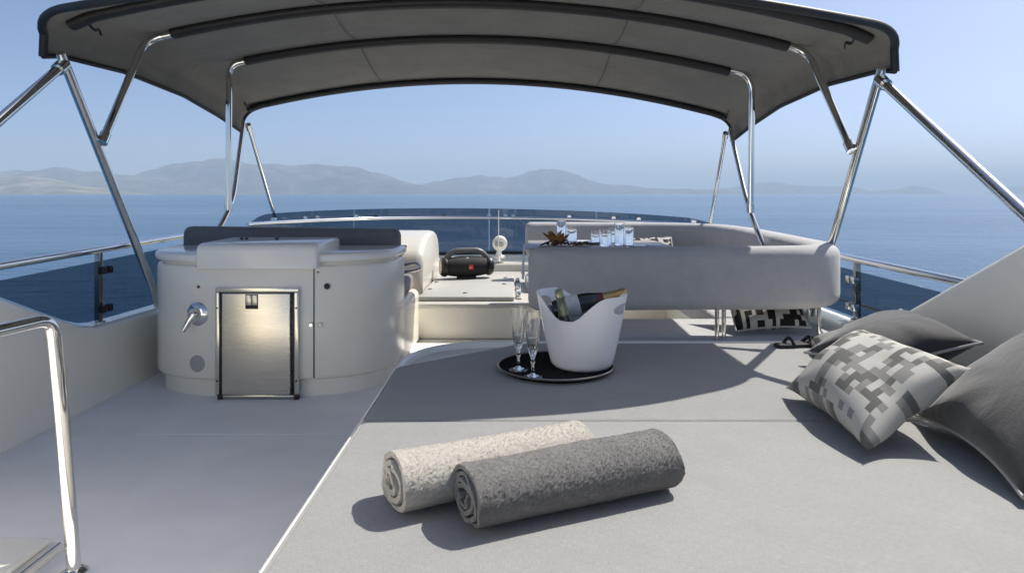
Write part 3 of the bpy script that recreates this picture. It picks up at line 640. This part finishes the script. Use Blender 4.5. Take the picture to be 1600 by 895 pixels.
# ------------------------------------------------------------------ sun pad
t = thing('sun_pad', 'wide pale grey sun pad on a white moulded base', 'sun pad', (.6, 1.6, 0)); PZ = .40
base_poly = round_poly([(-.50, -.3), (1.74, -.3), (1.74, 3.44), (-.50, 3.44)], [.02, .02, .02, .40], 14)
prism('pad_base', base_poly, 0, .335, GELW, t, .012)
rim = [Vector((-.485, d, .338)) for d in (-.2, .6, 1.4, 1.9, 2.3, 2.7, 2.95)] + [Vector((-.485 + .42 * t_ * t_, 2.97 + .45 * (1 - (1 - t_) ** 2), .338)) for t_ in np.linspace(.05, 1, 14)] + [Vector((x, 3.425, .338)) for x in (.1, .4, .9, 1.4, 1.72)]
sweep('base_rim', rim, [(o, z) for o, z in rrect(.036, .05, .017, 4)], GELW, t, endround=.012, ang=60)
def pad(name, poly, rads, m=PAD):
    p = round_poly(poly, rads, 5)
    bm = bmesh.new(); vs_ = [bm.verts.new((q[0], q[1], .337)) for q in p]; f = bm.faces.new(vs_); r = bmesh.ops.extrude_face_region(bm, geom=[f])
    up = [g for g in r['geom'] if isinstance(g, bmesh.types.BMVert)]; bmesh.ops.translate(bm, verts=up, vec=(0, 0, PZ - .337)); bmesh.ops.recalc_face_normals(bm, faces=bm.faces)
    es = [e for e in bm.edges if all(abs(v.co.z - PZ) < 1e-5 for v in e.verts)]; bmesh.ops.bevel(bm, geom=es, offset=.012, segments=3, affect='EDGES', profile=.5)
    o = bmobj(name, bm, m, t, ang=60)
    ins = [Vector((q[0], q[1], PZ - .008)) for q in p]; tube('piping', ins, .005, PAD, o, 8, closed=True); return o
pad('pad_cushion', [(-.462, -.28), (1.72, -.28), (1.72, 2.108), (-.462, 2.108)], [.02, .02, .015, .03])
pad('pad_cushion', [(-.462, 2.114), (1.72, 2.114), (1.72, 3.215), (.05, 3.215), (-.466, 2.775)], [.03, .015, .02, .08, .03])

# ------------------------------------------------------------------ tray, flutes, bucket, bottles
tc_ = Vector((.174, 2.726, PZ + .001))
t = thing('serving_tray', 'round black serving tray carrying the white ice bucket', 'tray', tc_)
lathe('tray_plate', [(0, 0), (.205, 0), (.222, .008), (.229, .017), (.222, .017), (.205, .007), (0, .006)], TRAYM, t, tc_, 72)
lathe('tray_rim', [(.2265, .013), (.2315, .015), (.2325, .0195), (.229, .0225), (.2255, .019), (.2265, .013)], TRIM, t, tc_, 72, caps=False)
TT = PZ + .008
def flute(px, py, lab):
    g = G(px, py, TT)
    prof = [(0, 0), (.036, 0), (.0375, .002), (.034, .005), (.012, .011), (.006, .018), (.0052, .05), (.0085, .056), (.0085, .062), (.0062, .068), (.0085, .075), (.0105, .083), (.0135, .092), (.018, .115), (.0245, .16), (.028, .20), (.0292, .25), (.0281, .2505), (.0268, .20), (.0232, .16), (.0167, .118), (.011, .104), (0, .10)]
    f = lambda a, z: 1 + (.085 * math.cos(10 * a) if .075 < z < .19 else 0)
    return tag(lathe('champagne_flute', prof, CLEAR, None, g, 40, facet=f), lab, 'glass', 'champagne flutes')
flute(810, 578, 'crystal champagne flute on tray, farther from the ice bucket'); flute(832.5, 589.5, 'crystal champagne flute on tray, right against the ice bucket')
bc = Vector((.278, 2.745, TT + .0005)); BRZ = Matrix.Rotation(R(-32), 3, 'Z')
def bucket():
    n = 72; m = 22; V = []; out = []
    def ring_(k, inner):
        row = []
        for i in range(n):
            a = 2 * math.pi * i / n; c_ = math.cos(a); s_ = math.sin(a)
            qq = min(1, max(0, (abs(c_) - .12) / .76)); top = .200 + .096 * qq * qq * (3 - 2 * qq)
            tt = k / m; z = top * tt if not inner else .010 + (top - .010) * tt
            fa = .118 + .072 * (z / .3) ** .75; fb = .100 + .048 * (z / .3) ** .75
            if z < .012 and not inner: q = 1 - (1 - z / .012) ** 2 * .05; fa *= q; fb *= q
            if inner: fa -= .0045; fb -= .0045
            row.append(bc + BRZ @ Vector((fa * c_, fb * s_, z)))
        return row
    rows = [ring_(k, False) for k in range(m + 1)] + [ring_(k, True) for k in range(m, -1, -1)]
    V = [p for r_ in rows for p in r_]; Fc = []
    for j in range(len(rows) - 1):
        for i in range(n): Fc.append((j * n + i, j * n + (i + 1) % n, (j + 1) * n + (i + 1) % n, (j + 1) * n + i))
    Fc.append(tuple(range(n - 1, -1, -1))); Fc.append(tuple((len(rows) - 1) * n + i for i in range(n)))
    o = mk('ice_bucket', V, Fc, WHITEP, None, ang=50)
    # hand holes cut through the raised ends
    cyl = []
    for s in (-1, 1):
        VV, FF = tube_data([bc + BRZ @ Vector((s * .10, 0, .240)), bc + BRZ @ Vector((s * .24, 0, .252))], .0225, 24)
        VV = [bc + BRZ @ Vector(((lambda q: (q.x, q.y * 2.45, q.z))(BRZ.transposed() @ (v - bc)))) for v in VV]
        c_ = mk('cut', VV, FF, WHITEP, None); cyl.append(c_)
        md = o.modifiers.new('b', 'BOOLEAN'); md.operation = 'DIFFERENCE'; md.object = c_; md.solver = 'EXACT'
    dg = bpy.context.evaluated_depsgraph_get(); me = bpy.data.meshes.new_from_object(o.evaluated_get(dg)); o.modifiers.clear(); o.data = me
    for c_ in cyl: bpy.data.objects.remove(c_)
    me.set_sharp_from_angle(angle=R(50))
    return tag(o, 'white oval ice bucket with raised handle ends standing on tray', 'ice bucket')
bucket()
def bottle(top, dirn, foil, lab, labm, sc=1.0):
    dirn = Vector(dirn).normalized(); Q = dirn.to_track_quat('-Z', 'Y').to_matrix(); Hh = .315 * sc
    o0 = Vector(top) + dirn * Hh
    t = thing('champagne_bottle', lab, 'bottle', o0)
    lathe('bottle_body', [(0, .012), (.028, 0), (.041, .004), (.0425, .02), (.0425, .135), (.038, .165), (.028, .195), (.019, .225), (.0155, .25), (.0145, .30), (0, .30)], BOT, t, o0, 36, Q)
    lathe('foil', [(.0225, .213), (.0205, .224), (.0172, .25), (.0165, .28), (.0185, .284), (.0185, .292), (.0168, .296), (.0172, .312), (.013, .317), (0, .3175)], foil, t, o0, 28, Q)
    lathe('paper_label', [(.0432, .045), (.0432, .115)], PAPER, t, o0, 36, Q, caps=False)
    if labm: lathe('neck_label', [(.0295, .19), (.0205, .222)], labm, t, o0, 30, Q, caps=False)
bottle(P(872.5, 453, 2.695), (.235, .17, -1), FOIL1, 'champagne bottle with pale green foil neck leaning in bucket', None)
bottle(P(975, 456, 2.84), (-.95, -.02, -.25), FOIL2, 'champagne bottle with gold foil lying across the bucket rim', REDL, .98)

# ------------------------------------------------------------------ rolled towels
def terry(name, col, var):
    m = bpy.data.materials.new(name); m.use_nodes = True; n = m.node_tree.nodes; L = m.node_tree.links; b = n['Principled BSDF']
    b.inputs['Roughness'].default_value = 1; b.inputs['Specular IOR Level'].default_value = .1; b.inputs['Sheen Weight'].default_value = .25; b.inputs['Sheen Roughness'].default_value = .6
    tc = n.new('ShaderNodeTexCoord'); nz = n.new('ShaderNodeTexNoise'); nz.inputs['Scale'].default_value = 430; nz.inputs['Detail'].default_value = 4; nz.inputs['Roughness'].default_value = .7; L.new(tc.outputs['Object'], nz.inputs['Vector'])
    n2 = n.new('ShaderNodeTexNoise'); n2.inputs['Scale'].default_value = 22; n2.inputs['Detail'].default_value = 5; L.new(tc.outputs['Object'], n2.inputs['Vector'])
    mx = n.new('ShaderNodeMath'); mx.operation = 'MULTIPLY_ADD'; mx.inputs[1].default_value = .35; L.new(n2.outputs[0], mx.inputs[0]); L.new(nz.outputs[0], mx.inputs[2])
    mr = n.new('ShaderNodeMapRange'); mr.inputs['From Min'].default_value = .45; mr.inputs['From Max'].default_value = .9; mr.inputs['To Min'].default_value = 1 - var; mr.inputs['To Max'].default_value = 1 + var; L.new(mx.outputs[0], mr.inputs[0])
    vm = n.new('ShaderNodeVectorMath'); vm.operation = 'SCALE'; vm.inputs[0].default_value = col; L.new(mr.outputs[0], vm.inputs['Scale']); L.new(vm.outputs[0], b.inputs['Base Color'])
    bp = n.new('ShaderNodeBump'); bp.inputs['Strength'].default_value = 1; bp.inputs['Distance'].default_value = .0028; L.new(nz.outputs[0], bp.inputs['Height']); L.new(bp.outputs[0], b.inputs['Normal']); return m
def towel(name, label, c0, c1, W, Hh, turns, m, seed, swirl=1, start=0.0):
    rng = np.random.RandomState(seed); c0 = Vector((*c0, PZ)); c1 = Vector((*c1, PZ)); ax = (c1 - c0); Lg = ax.length; ax.normalize(); nn = Vector((ax.y, -ax.x, 0))
    K = int(turns * 96); th = np.linspace(0, 2 * math.pi * turns, K); fr = th / th[-1]
    rr = .10 + .90 * fr ** .92
    pitch = .9 / turns
    wob = sum(rng.uniform(-.05, .05) * np.sin(k * th / 1.0 + rng.uniform(0, 6)) for k in (1.3, 2.2, 3.1)) * (1 - fr) ** .8
    hl = .36 * pitch * (np.minimum(1, (1 - fr) * 40) * .6 + .4)
    M_ = int(Lg / .0042); us = np.linspace(0, 1, M_)
    ang = start + swirl * th
    ks = rng.uniform(-1, 1, (10, 3)) * np.array([14, 2.2, 1]); ph = rng.uniform(0, 6.28, 10)
    V = np.zeros((M_, 2 * K, 3))
    edge = rng.uniform(-1, 1, 40); er = np.interp(th, np.linspace(0, th[-1], 40), edge) * .006
    recess = -.014 * (1 - fr) ** 1.2
    for j, u in enumerate(us):
        for side in (0, 1):
            r = rr + wob + (hl if side == 0 else -hl)
            # soft dents and ripples along the roll
            dent = sum(math.sin(ks[k, 0] * u + ph[k]) * np.sin(ks[k, 1] * ang + ph[(k + 3) % 10]) for k in range(10)) * .0075 * fr
            r = r * (1 + dent * .9) * (1 + .035 * math.sin(3.1 * u + seed))
            a = r * np.cos(ang) * W / 2; z = r * np.sin(ang) * Hh / 2 + Hh * .46
            z = np.where(z < .012, .012 + (z - .012) * .28, z)            # flattened where it rests
            x = u * Lg + (-(er - recess) * (1 - u) + (er - recess) * u * 1.0)
            sl = slice(0, K) if side == 0 else slice(K, 2 * K)
            V[j, sl, 0] = x; V[j, sl, 1] = a; V[j, sl, 2] = np.maximum(z, .0015)
    pile = rng.normal(0, .0005, V.shape[:2]) + .0007 * np.abs(rng.normal(0, 1, V.shape[:2]))
    cz = Hh * .46; ra = np.sqrt(V[..., 1] ** 2 + (V[..., 2] - cz) ** 2) + 1e-6
    outer = np.zeros((1, 2 * K)); outer[0, :K] = (fr > 1 - 1.05 / turns); outer[0, K:] = .3
    V[..., 1] += V[..., 1] / ra * pile * outer; V[..., 2] += (V[..., 2] - cz) / ra * pile * outer
    V[..., 0] += rng.normal(0, .0006, V.shape[:2]); V[..., 2] = np.maximum(V[..., 2], .001)
    A = np.array([ax, nn, (0, 0, 1)]); W3 = V.reshape(-1, 3) @ A + np.array(c0)
    n2 = 2 * K; Fc = []
    loop = list(range(K)) + list(range(2 * K - 1, K - 1, -1)); 
    for j in range(M_ - 1):
        o_ = j * n2; o2 = o_ + n2
        for q in range(n2):
            i0 = loop[q]; i1 = loop[(q + 1) % n2]; Fc.append((o_ + i0, o_ + i1, o2 + i1, o2 + i0))
    for o_ in (0, (M_ - 1) * n2):
        for i in range(K - 1): Fc.append((o_ + i, o_ + i + 1, o_ + K + i + 1, o_ + K + i))
    o = mk(name, W3.tolist(), Fc, m, None, ang=65)
    bm = bmesh.new(); bm.from_mesh(o.data); bmesh.ops.recalc_face_normals(bm, faces=bm.faces); bm.to_mesh(o.data); bm.free()
    # terry pile: short tufts standing on the outer turn
    NT = 52000; i0 = int(K * (1 - 1.02 / turns)); jj = rng.randint(0, M_ - 1, NT); ii = rng.randint(i0, K - 1, NT); fu = rng.rand(NT, 1); fv = rng.rand(NT, 1)
    G3 = W3.reshape(M_, 2 * K, 3); p = (G3[jj, ii] * (1 - fu) + G3[jj, ii + 1] * fu) * (1 - fv) + (G3[jj + 1, ii] * (1 - fu) + G3[jj + 1, ii + 1] * fu) * fv
    axn = np.array(ax); tdir = G3[jj, ii + 1] - G3[jj, ii]; tdir /= np.linalg.norm(tdir, axis=1)[:, None] + 1e-9; nr = np.cross(tdir, axn); ctr_ = np.array(c0) + np.outer((p - np.array(c0)) @ axn, axn) + np.array((0, 0, cz))
    sg = np.sign(((p - ctr_) * nr).sum(1))[:, None]; nr *= sg; keep = p[:, 2] > PZ + .006; p, nr = p[keep], nr[keep]; m_ = len(p)
    dr2 = nr + rng.normal(0, .45, (m_, 3)); dr2 /= np.linalg.norm(dr2, axis=1)[:, None]; sd2 = np.cross(nr, rng.normal(0, 1, (m_, 3))); sd2 /= np.linalg.norm(sd2, axis=1)[:, None] + 1e-9; sd3 = np.cross(nr, sd2)
    ln = rng.uniform(.0012, .0028, (m_, 1)); b0 = p - nr * .0005; w3 = .0012
    q4 = np.stack([b0 + sd2 * w3, b0 + (-.5 * sd2 + .87 * sd3) * w3, b0 + (-.5 * sd2 - .87 * sd3) * w3, b0 + dr2 * ln], 1).reshape(-1, 3); q4[:, 2] = np.maximum(q4[:, 2], PZ + .0008)
    pl_ = mk('terry_pile', q4.tolist(), [f for k in range(m_) for f in ((4 * k, 4 * k + 1, 4 * k + 3), (4 * k + 1, 4 * k + 2, 4 * k + 3), (4 * k + 2, 4 * k, 4 * k + 3))], m, o, ang=180); pl_['kind'] = 'stuff'
    cn = np.repeat(nr * .85, 4, 0) + np.repeat(dr2 * .15, 4, 0); cn /= np.linalg.norm(cn, axis=1)[:, None]; pl_.data.normals_split_custom_set_from_vertices(cn.tolist())
    return tag(o, label, 'towel', 'rolled towels')
towel('rolled_towel', 'rolled cream towel lying on the sun pad', (-.262, 1.515), (.180, 1.735), .172, .128, 3.6, terry('cream_terry', (.56, .52, .455), .12), 3, 1, 1.1)
towel('rolled_towel', 'rolled dark grey towel lying on the sun pad', (-.095, 1.445), (.362, 1.655), .172, .128, 4.6, terry('grey_terry', (.185, .178, .17), .35), 11, 1, 0.55)

# ------------------------------------------------------------------ pillows
def pillow(label, cs, th, m, pipe=None, n=30, sag=.07, seed=1, group='scattered cushions', flip=1, k=.5, name='cushion'):
    c00, c10, c11, c01 = [Vector(c) for c in cs]; rng = np.random.RandomState(seed); ph = rng.uniform(0, 6.28, 12); fq = rng.uniform(2, 9, (12, 2))
    N0 = (c10 - c00).cross(c01 - c00).normalized() * flip; N1 = (c10 - c11).cross(c01 - c11).normalized() * -flip; ctr = (c00 + c10 + c11 + c01) / 4
    N = (N0 + N1).normalized() if (N0 + N1).length > .1 else N0
    V = []; UV = []; Fc = []
    for side in (1, -1):
        for i in range(n + 1):
            for j in range(n + 1):
                u = i / n; v = j / n; U = 2 * u - 1; W_ = 2 * v - 1
                p = c00 * (1 - u) * (1 - v) + c10 * u * (1 - v) + c11 * u * v + c01 * (1 - u) * v
                pin = sag * ((1 - U * U) * W_ ** 4 + 0); pin2 = sag * ((1 - W_ * W_) * U ** 4)
                p = p + (ctr - p) * 0 - ((c01 - c00) * W_ * pin * .5) - ((c10 - c00) * U * pin2 * .5)
                hgt = max(0, (1 - U * U) * (1 - W_ * W_)) ** k
                wr = sum(math.sin(fq[q, 0] * u + fq[q, 1] * v + ph[q]) for q in range(12)) * .0022 * hgt
                wr += .006 * math.sin(16 * math.atan2(W_, U) / 2 + ph[0]) * (hgt * (1 - hgt)) * 1.6
                V.append(p + N * side * (th / 2 * hgt + wr)); UV.append((u, v))
    m1 = (n + 1) ** 2
    for s in (0, 1):
        for i in range(n):
            for j in range(n):
                q = s * m1 + i * (n + 1) + j; f = (q, q + n + 1, q + n + 2, q + 1); Fc.append(f if s == 0 else f[::-1])
    t = thing(name, label, 'cushion', V[0] * .25 + V[n] * .25 + V[n * (n + 1)] * .25 + V[m1 - 1] * .25, group=group)
    o = mk('cover', V, Fc, m, t, ang=180, uv=UV)
    bm = bmesh.new(); bm.from_mesh(o.data); bmesh.ops.remove_doubles(bm, verts=bm.verts, dist=1e-4); bmesh.ops.recalc_face_normals(bm, faces=bm.faces); bm.to_mesh(o.data); bm.free()
    if pipe:
        idx = [i * (n + 1) for i in range(n)] + [n * (n + 1) + j for j in range(n)] + [i * (n + 1) + n for i in range(n, 0, -1)] + [j for j in range(n, 0, -1)]
        tube('piping', [V[i] for i in idx], .0055, pipe, t, 8, closed=True)
    return t
# grey camouflage pillow tipped against the dark ones
L0 = Vector((.945, 2.36, .43)); L1 = Vector((.925, 1.775, .43)); U1 = Vector((1.262, 1.875, .622)); U0 = Vector((1.255, 2.455, .618))
pillow('pale grey digital camouflage pillow tipped against the dark cushions', (L0, L1, U1, U0), .17, CAMOG, None, flip=1, seed=4, sag=.13)
pillow('large charcoal pillow with pale piping leaning on the wing', (Vector((1.24, 2.10, .42)), Vector((1.145, 1.53, .42)), Vector((1.57, 1.42, .70)), Vector((1.60, 2.06, .72))), .19, DPIL, PIPE, seed=6, sag=.14)
pillow('charcoal pillow behind the camouflage one', (Vector((1.20, 2.80, .45)), Vector((1.30, 2.42, .47)), Vector((1.625, 2.36, .585)), Vector((1.68, 2.95, .60))), .19, DPIL, PIPE, seed=8, sag=.12)
pillow('light grey cushion lying behind the charcoal pillow', (Vector((1.335, 3.04, .455)), Vector((1.24, 2.72, .44)), Vector((1.68, 2.66, .52)), Vector((1.72, 3.06, .53))), .12, LPIL, None, seed=9)
pillow('black and white camouflage pillow on the seat under the backrest', (Vector((1.165, 3.55, .385)), Vector((1.545, 3.53, .41)), Vector((1.60, 3.92, .66)), Vector((1.19, 3.98, .66))), .14, CAMOB, PIPE, seed=12)
pillow('black and white camouflage cushion at the far side of table', (Vector((.98, 5.75, .45)), Vector((1.42, 5.75, .45)), Vector((1.42, 6.1, .715)), Vector((.98, 6.1, .70))), .12, CAMOB, PIPE, seed=14)

# sandals by the light cushion
def sandal(c, rz, lab):
    M = Matrix.Translation(c) @ Matrix.Rotation(rz, 4, 'Z'); t = thing('sandal', lab, 'sandal', c, group='black sandals')
    ol = [(-.125, 0), (-.12, .028), (-.06, .032), (0, .028), (.06, .042), (.105, .036), (.128, .008), (.12, -.024), (.07, -.038), (0, -.03), (-.07, -.031), (-.118, -.024)]
    pl = [M @ Vector((x, y, 0)) for x, y in ol]; prism('sole', pl, c[2], c[2] + .016, BLKR, t, .004)
    for a, b in (((.03, .036), (.07, -.036)), ((.07, .036), (.03, -.034)), ((-.07, .03), (-.05, -.03))):
        tube('strap', [M @ Vector((a[0], a[1], .010)), M @ Vector(((a[0] + b[0]) / 2, 0, .052)), M @ Vector((b[0], b[1], .010))], .008, BLKR, t, 8, .03, sx=.5)
sandal((1.325, 3.135, .4012), R(12), 'flat black strappy sandal lying behind the sun pad'); sandal((1.47, 3.12, .4012), R(28), 'second flat black strappy sandal, half hidden by the light cushion')

# ------------------------------------------------------------------ canopy
t = thing('bimini_canopy', 'dark canvas bimini canopy stretched over curved steel bows', 'canopy', (-.2, 4.1, .4))
BXC, BHW, D0, D1 = -.2, 1.98, 3.18, 5.54
crown_d = [2.75, 3.0, 3.3, 3.85, 4.55, 5.1, 5.54]; crown_z = [.91, 1.01, 1.075, 1.095, 1.06, .985, .905]
def rd(u): return D0 - .43 * (1 - abs(u) ** 5)
def crown(d): return float(np.interp(d, crown_d, crown_z))
def cz(u, d):
    c = .27 * u * u; e = max(0, (abs(u) - .90) / .10); return EYE + crown(d) - c - .075 * e ** 2.2 - .035 * u
def cpt(u, d, off=0): 
    uu = u; return Vector((BXC + BHW * (u if abs(u) < .9 else math.copysign(.9 + .1 * math.sin((abs(u) - .9) / .1 * 1.35) / math.sin(1.35), u)), d, cz(u, d) - off))
us = np.concatenate([np.linspace(-1, -.88, 9), np.linspace(-.85, .85, 36), np.linspace(.88, 1, 9)]); dsn = np.linspace(D0, D1, 30); V = []; Fc = []
nu = len(us) + 2
def val(d): return .10 + .0 * d
bows_d = (3.30, 3.85, 4.58, 5.46)
def dd_(v, u): return rd(u) + (D1 - rd(u)) * v
for v in np.linspace(0, 1, 30):
    row = []
    for u in us:
        d = dd_(v, u); sagm = min(abs(d - b) for b in bows_d); k = .03 * min(1, sagm / .3) ** 1.3
        row.append(cpt(u, d, k * (1 - u ** 4)))
    a = row[0] + Vector((-.004, 0, -val(d))); b = row[-1] + Vector((.004, 0, -val(d))); row = [a] + row + [b]; V += row
for j in range(len(dsn) - 1):
    for i in range(nu - 1): Fc.append((j * nu + i, j * nu + i + 1, (j + 1) * nu + i + 1, (j + 1) * nu + i))
can = mk('canvas', V, Fc, [CANVAS, CANVAST], t, ang=60)
bm = bmesh.new(); bm.from_mesh(can.data); bmesh.ops.recalc_face_normals(bm, faces=bm.faces)
if sum(f.normal.z for f in bm.faces) < 0: bmesh.ops.reverse_faces(bm, faces=bm.faces)
bm.to_mesh(can.data); bm.free()
sd_ = can.modifiers.new('s', 'SOLIDIFY'); sd_.thickness = .006; sd_.offset = 1; sd_.material_offset = 0
# outer skin
d = D1
def edge_path(d, off=0, drop=True):
    pts = [cpt(u, d, off) for u in us]
    if drop: pts = [pts[0] + Vector((-.004, 0, -val(d)))] + pts + [pts[-1] + Vector((.004, 0, -val(d)))]
    return pts
rh = V[:nu]; tube('rear_hem', rh, .019, HEM, t, 10); tube('front_hem', edge_path(D1), .016, HEM, t, 10)
for s in (0, 1):
    tube('side_hem', [V[j * nu + (nu - 1 if s else 0)] for j in range(len(dsn))], .012, HEM, t, 8)
for s in (-.42, .44): tube('seam', [cpt(s, d, .008 + .035 * min(1, min(abs(d - b) for b in bows_d) / .3) ** 1.3 * (1 - s ** 4)) for d in dsn[1:-1]], .0022, SEAMM, t, 6)
def sleeve(d, u0, u1, r): tube('bow_sleeve', [cpt(u, d, .022) for u in np.linspace(u0, u1, 44)], r, HEM, t, 10, sx=1.6)
sleeve(3.30, -.96, .96, .026); sleeve(3.85, -.865, .885, .030); sleeve(4.58, -.80, .835, .030); sleeve(5.46, -.95, .95, .024)
TR = .0205
def leg(name, pts, fil=.0, r=TR): return tube(name, pts, r, CHROME, t, 14, fil)
# main rear legs
la_ = [P(92, 80, 3.18), Vector((-2.11, 3.18 + .5, .0)), None]
LA0, LA1 = Vector((-2.105, 3.185, EYE + .655)), Vector((-2.125, 4.14, .40))
RA0, RA1 = Vector((1.725, 3.185, EYE + .585)), Vector((1.80, 4.10, .38))
leg('main_leg', [LA0, LA1], r=.022); leg('main_leg', [RA0, RA1], r=.022)
def onleg(a, b, d): k = (d - a.y) / (b.y - a.y); return a + (b - a) * k
def fitting(p, q, r=.027):
    q = Vector(q); d = (q - Vector(p)).normalized(); tube('eye_fitting', [Vector(p) - d * .01, Vector(p) + d * .05], r, CHROME, t, 12)
# second bow
eL = onleg(LA0, LA1, 3.46) + Vector((.035, 0, 0)); eR = onleg(RA0, RA1, 3.44) + Vector((-.035, 0, 0))
def bow_end(us_, d, end, fil=.16):
    p = [cpt(us_ * .80, d, .025), cpt(us_ * .87, d, .025)]
    return p
for s, e in ((-1, eL), (1, eR)):
    sh = cpt(s * .93, 3.85, .03); pts = [cpt(s * .84, 3.85, .024), Vector((sh.x, 3.84, cpt(s * .93, 3.85, .022).z)), e]
    leg('bow_tube', pts, .20); fitting(e, pts[1]); 
# third bow, its legs hang down to the front legs
LC0, LC1 = cpt(-.965, 5.44, .10), Vector((-2.20, 4.22, .40)); RC0, RC1 = cpt(.965, 5.44, .10), Vector((1.80, 4.40, .38))
LCm = P(361, 338, 4.60); RCm = P(1172, 338, 4.70)
leg('front_leg', [LC0, LCm, LC1], .3, .018); leg('front_leg', [RC0, RCm, RC1], .3, .018)
for s, e in ((-1, P(357, 326, 4.56)), (1, P(1173, 330, 4.60))):
    top = cpt(s * .85, 4.58, .022); pts = [cpt(s * .775, 4.58, .024), Vector((e.x, 4.57, cpt(s * .86, 4.58, .02).z)), e]
    leg('bow_tube', pts, .17); fitting(e, pts[1])
# forward struts to the windscreen rail
for a, b in ((LC0 + Vector((.03, .02, -.03)), P(433, 351, 6.35)), (RC0 + Vector((-.03, .02, -.03)), P(1110, 349, 6.45))): leg('forward_strut', [a, b], r=.016); fitting(a, b, .022)
# aft stays
SL = onleg(LA0, LA1, 3.215); SR = onleg(RA0, RA1, 3.215)
dL = P(0, 187, 2.80) - SL; dR = P(1600, 333, 2.29) - SR
leg('aft_stay', [SL + dL * .06, SL + dL * 2.05], r=.022); leg('aft_stay', [SR + dR * .03, SR + dR * 1.16], r=.022); fitting(SL + dL * .03, SL + dL, .03); fitting(SR + dR * .02, SR + dR, .03)
# webbing knots hanging at the corners
for u, d in ((-.93, 3.36), (.93, 3.36), (-.93, 5.3), (.93, 5.3)):
    q = cpt(u, d, .05); tube('webbing_strap', [q + Vector((0, -.05, .01)), q + Vector((.01, 0, -.02)), q + Vector((.0, .05, .0)), q + Vector((.005, .06, -.03))], .008, HEM, t, 8, .02, sx=.4)

# ------------------------------------------------------------------ stair rail and stair hatch
t = thing('stair_rail', 'bent chrome hand rail at the head of the stairs', 'hand rail', (-1.272, 1.985, 0))
tube('rail_tube', [Vector((-1.272, 1.985, 0)), Vector((-1.308, 1.985, .45)), Vector((-1.335, 1.985, .738)), Vector((-1.362, 1.72, .738)), Vector((-1.40, 1.2, .738)), Vector((-1.40, 1.15, 0))], .0185, CHROME, t, 18, .062)
for p in ((-1.272, 1.985, 0), (-1.40, 1.15, 0)): lathe('base_flange', [(0, 0), (.036, 0), (.036, .006), (.024, .014), (0, .014)], CHROME, t, p, 24)
t = thing('stair_hatch', 'cream raised hatch beside the chrome stair rail', 'hatch', (-1.7, 1.7, 0))
q = G(100, 856, .045)
box('hatch_frame', (-2.10, 1.15, 0), (-1.385, 2.105, .03), GEL, t, .004); box('hatch_cover', (-2.09, 1.16, .03), (-1.405, 2.085, .055), GEL, t, .012, 3)
tube('metal_edge', [(-1.384, 1.16, .031), (-1.384, 2.09, .031)], .005, CHROME, t, 8)

# ------------------------------------------------------------------ haze
hz = bpy.data.materials.new('haze_air'); hz.use_nodes = True; n = hz.node_tree.nodes; n.remove(n['Principled BSDF']); pv = n.new('ShaderNodeVolumePrincipled')
pv.inputs['Color'].default_value = (.54, .66, .77, 1); pv.inputs['Density'].default_value = 0.85e-4; pv.inputs['Anisotropy'].default_value = .0
hz.node_tree.links.new(pv.outputs[0], n['Material Output'].inputs['Volume'])
E2 = EXT + 500; bm = bmesh.new(); bmesh.ops.create_cube(bm, size=1); bmesh.ops.transform(bm, matrix=Matrix.Translation((0, 0, (SEAZ - 8 + 800) / 2)) @ Matrix.Diagonal((2 * E2, 2 * E2, 800 - SEAZ + 8, 1)), verts=bm.verts)
h = bmobj('haze', bm, hz, smooth=False); h['kind'] = 'stuff'; h['label'] = 'thin bluish haze over the sea'
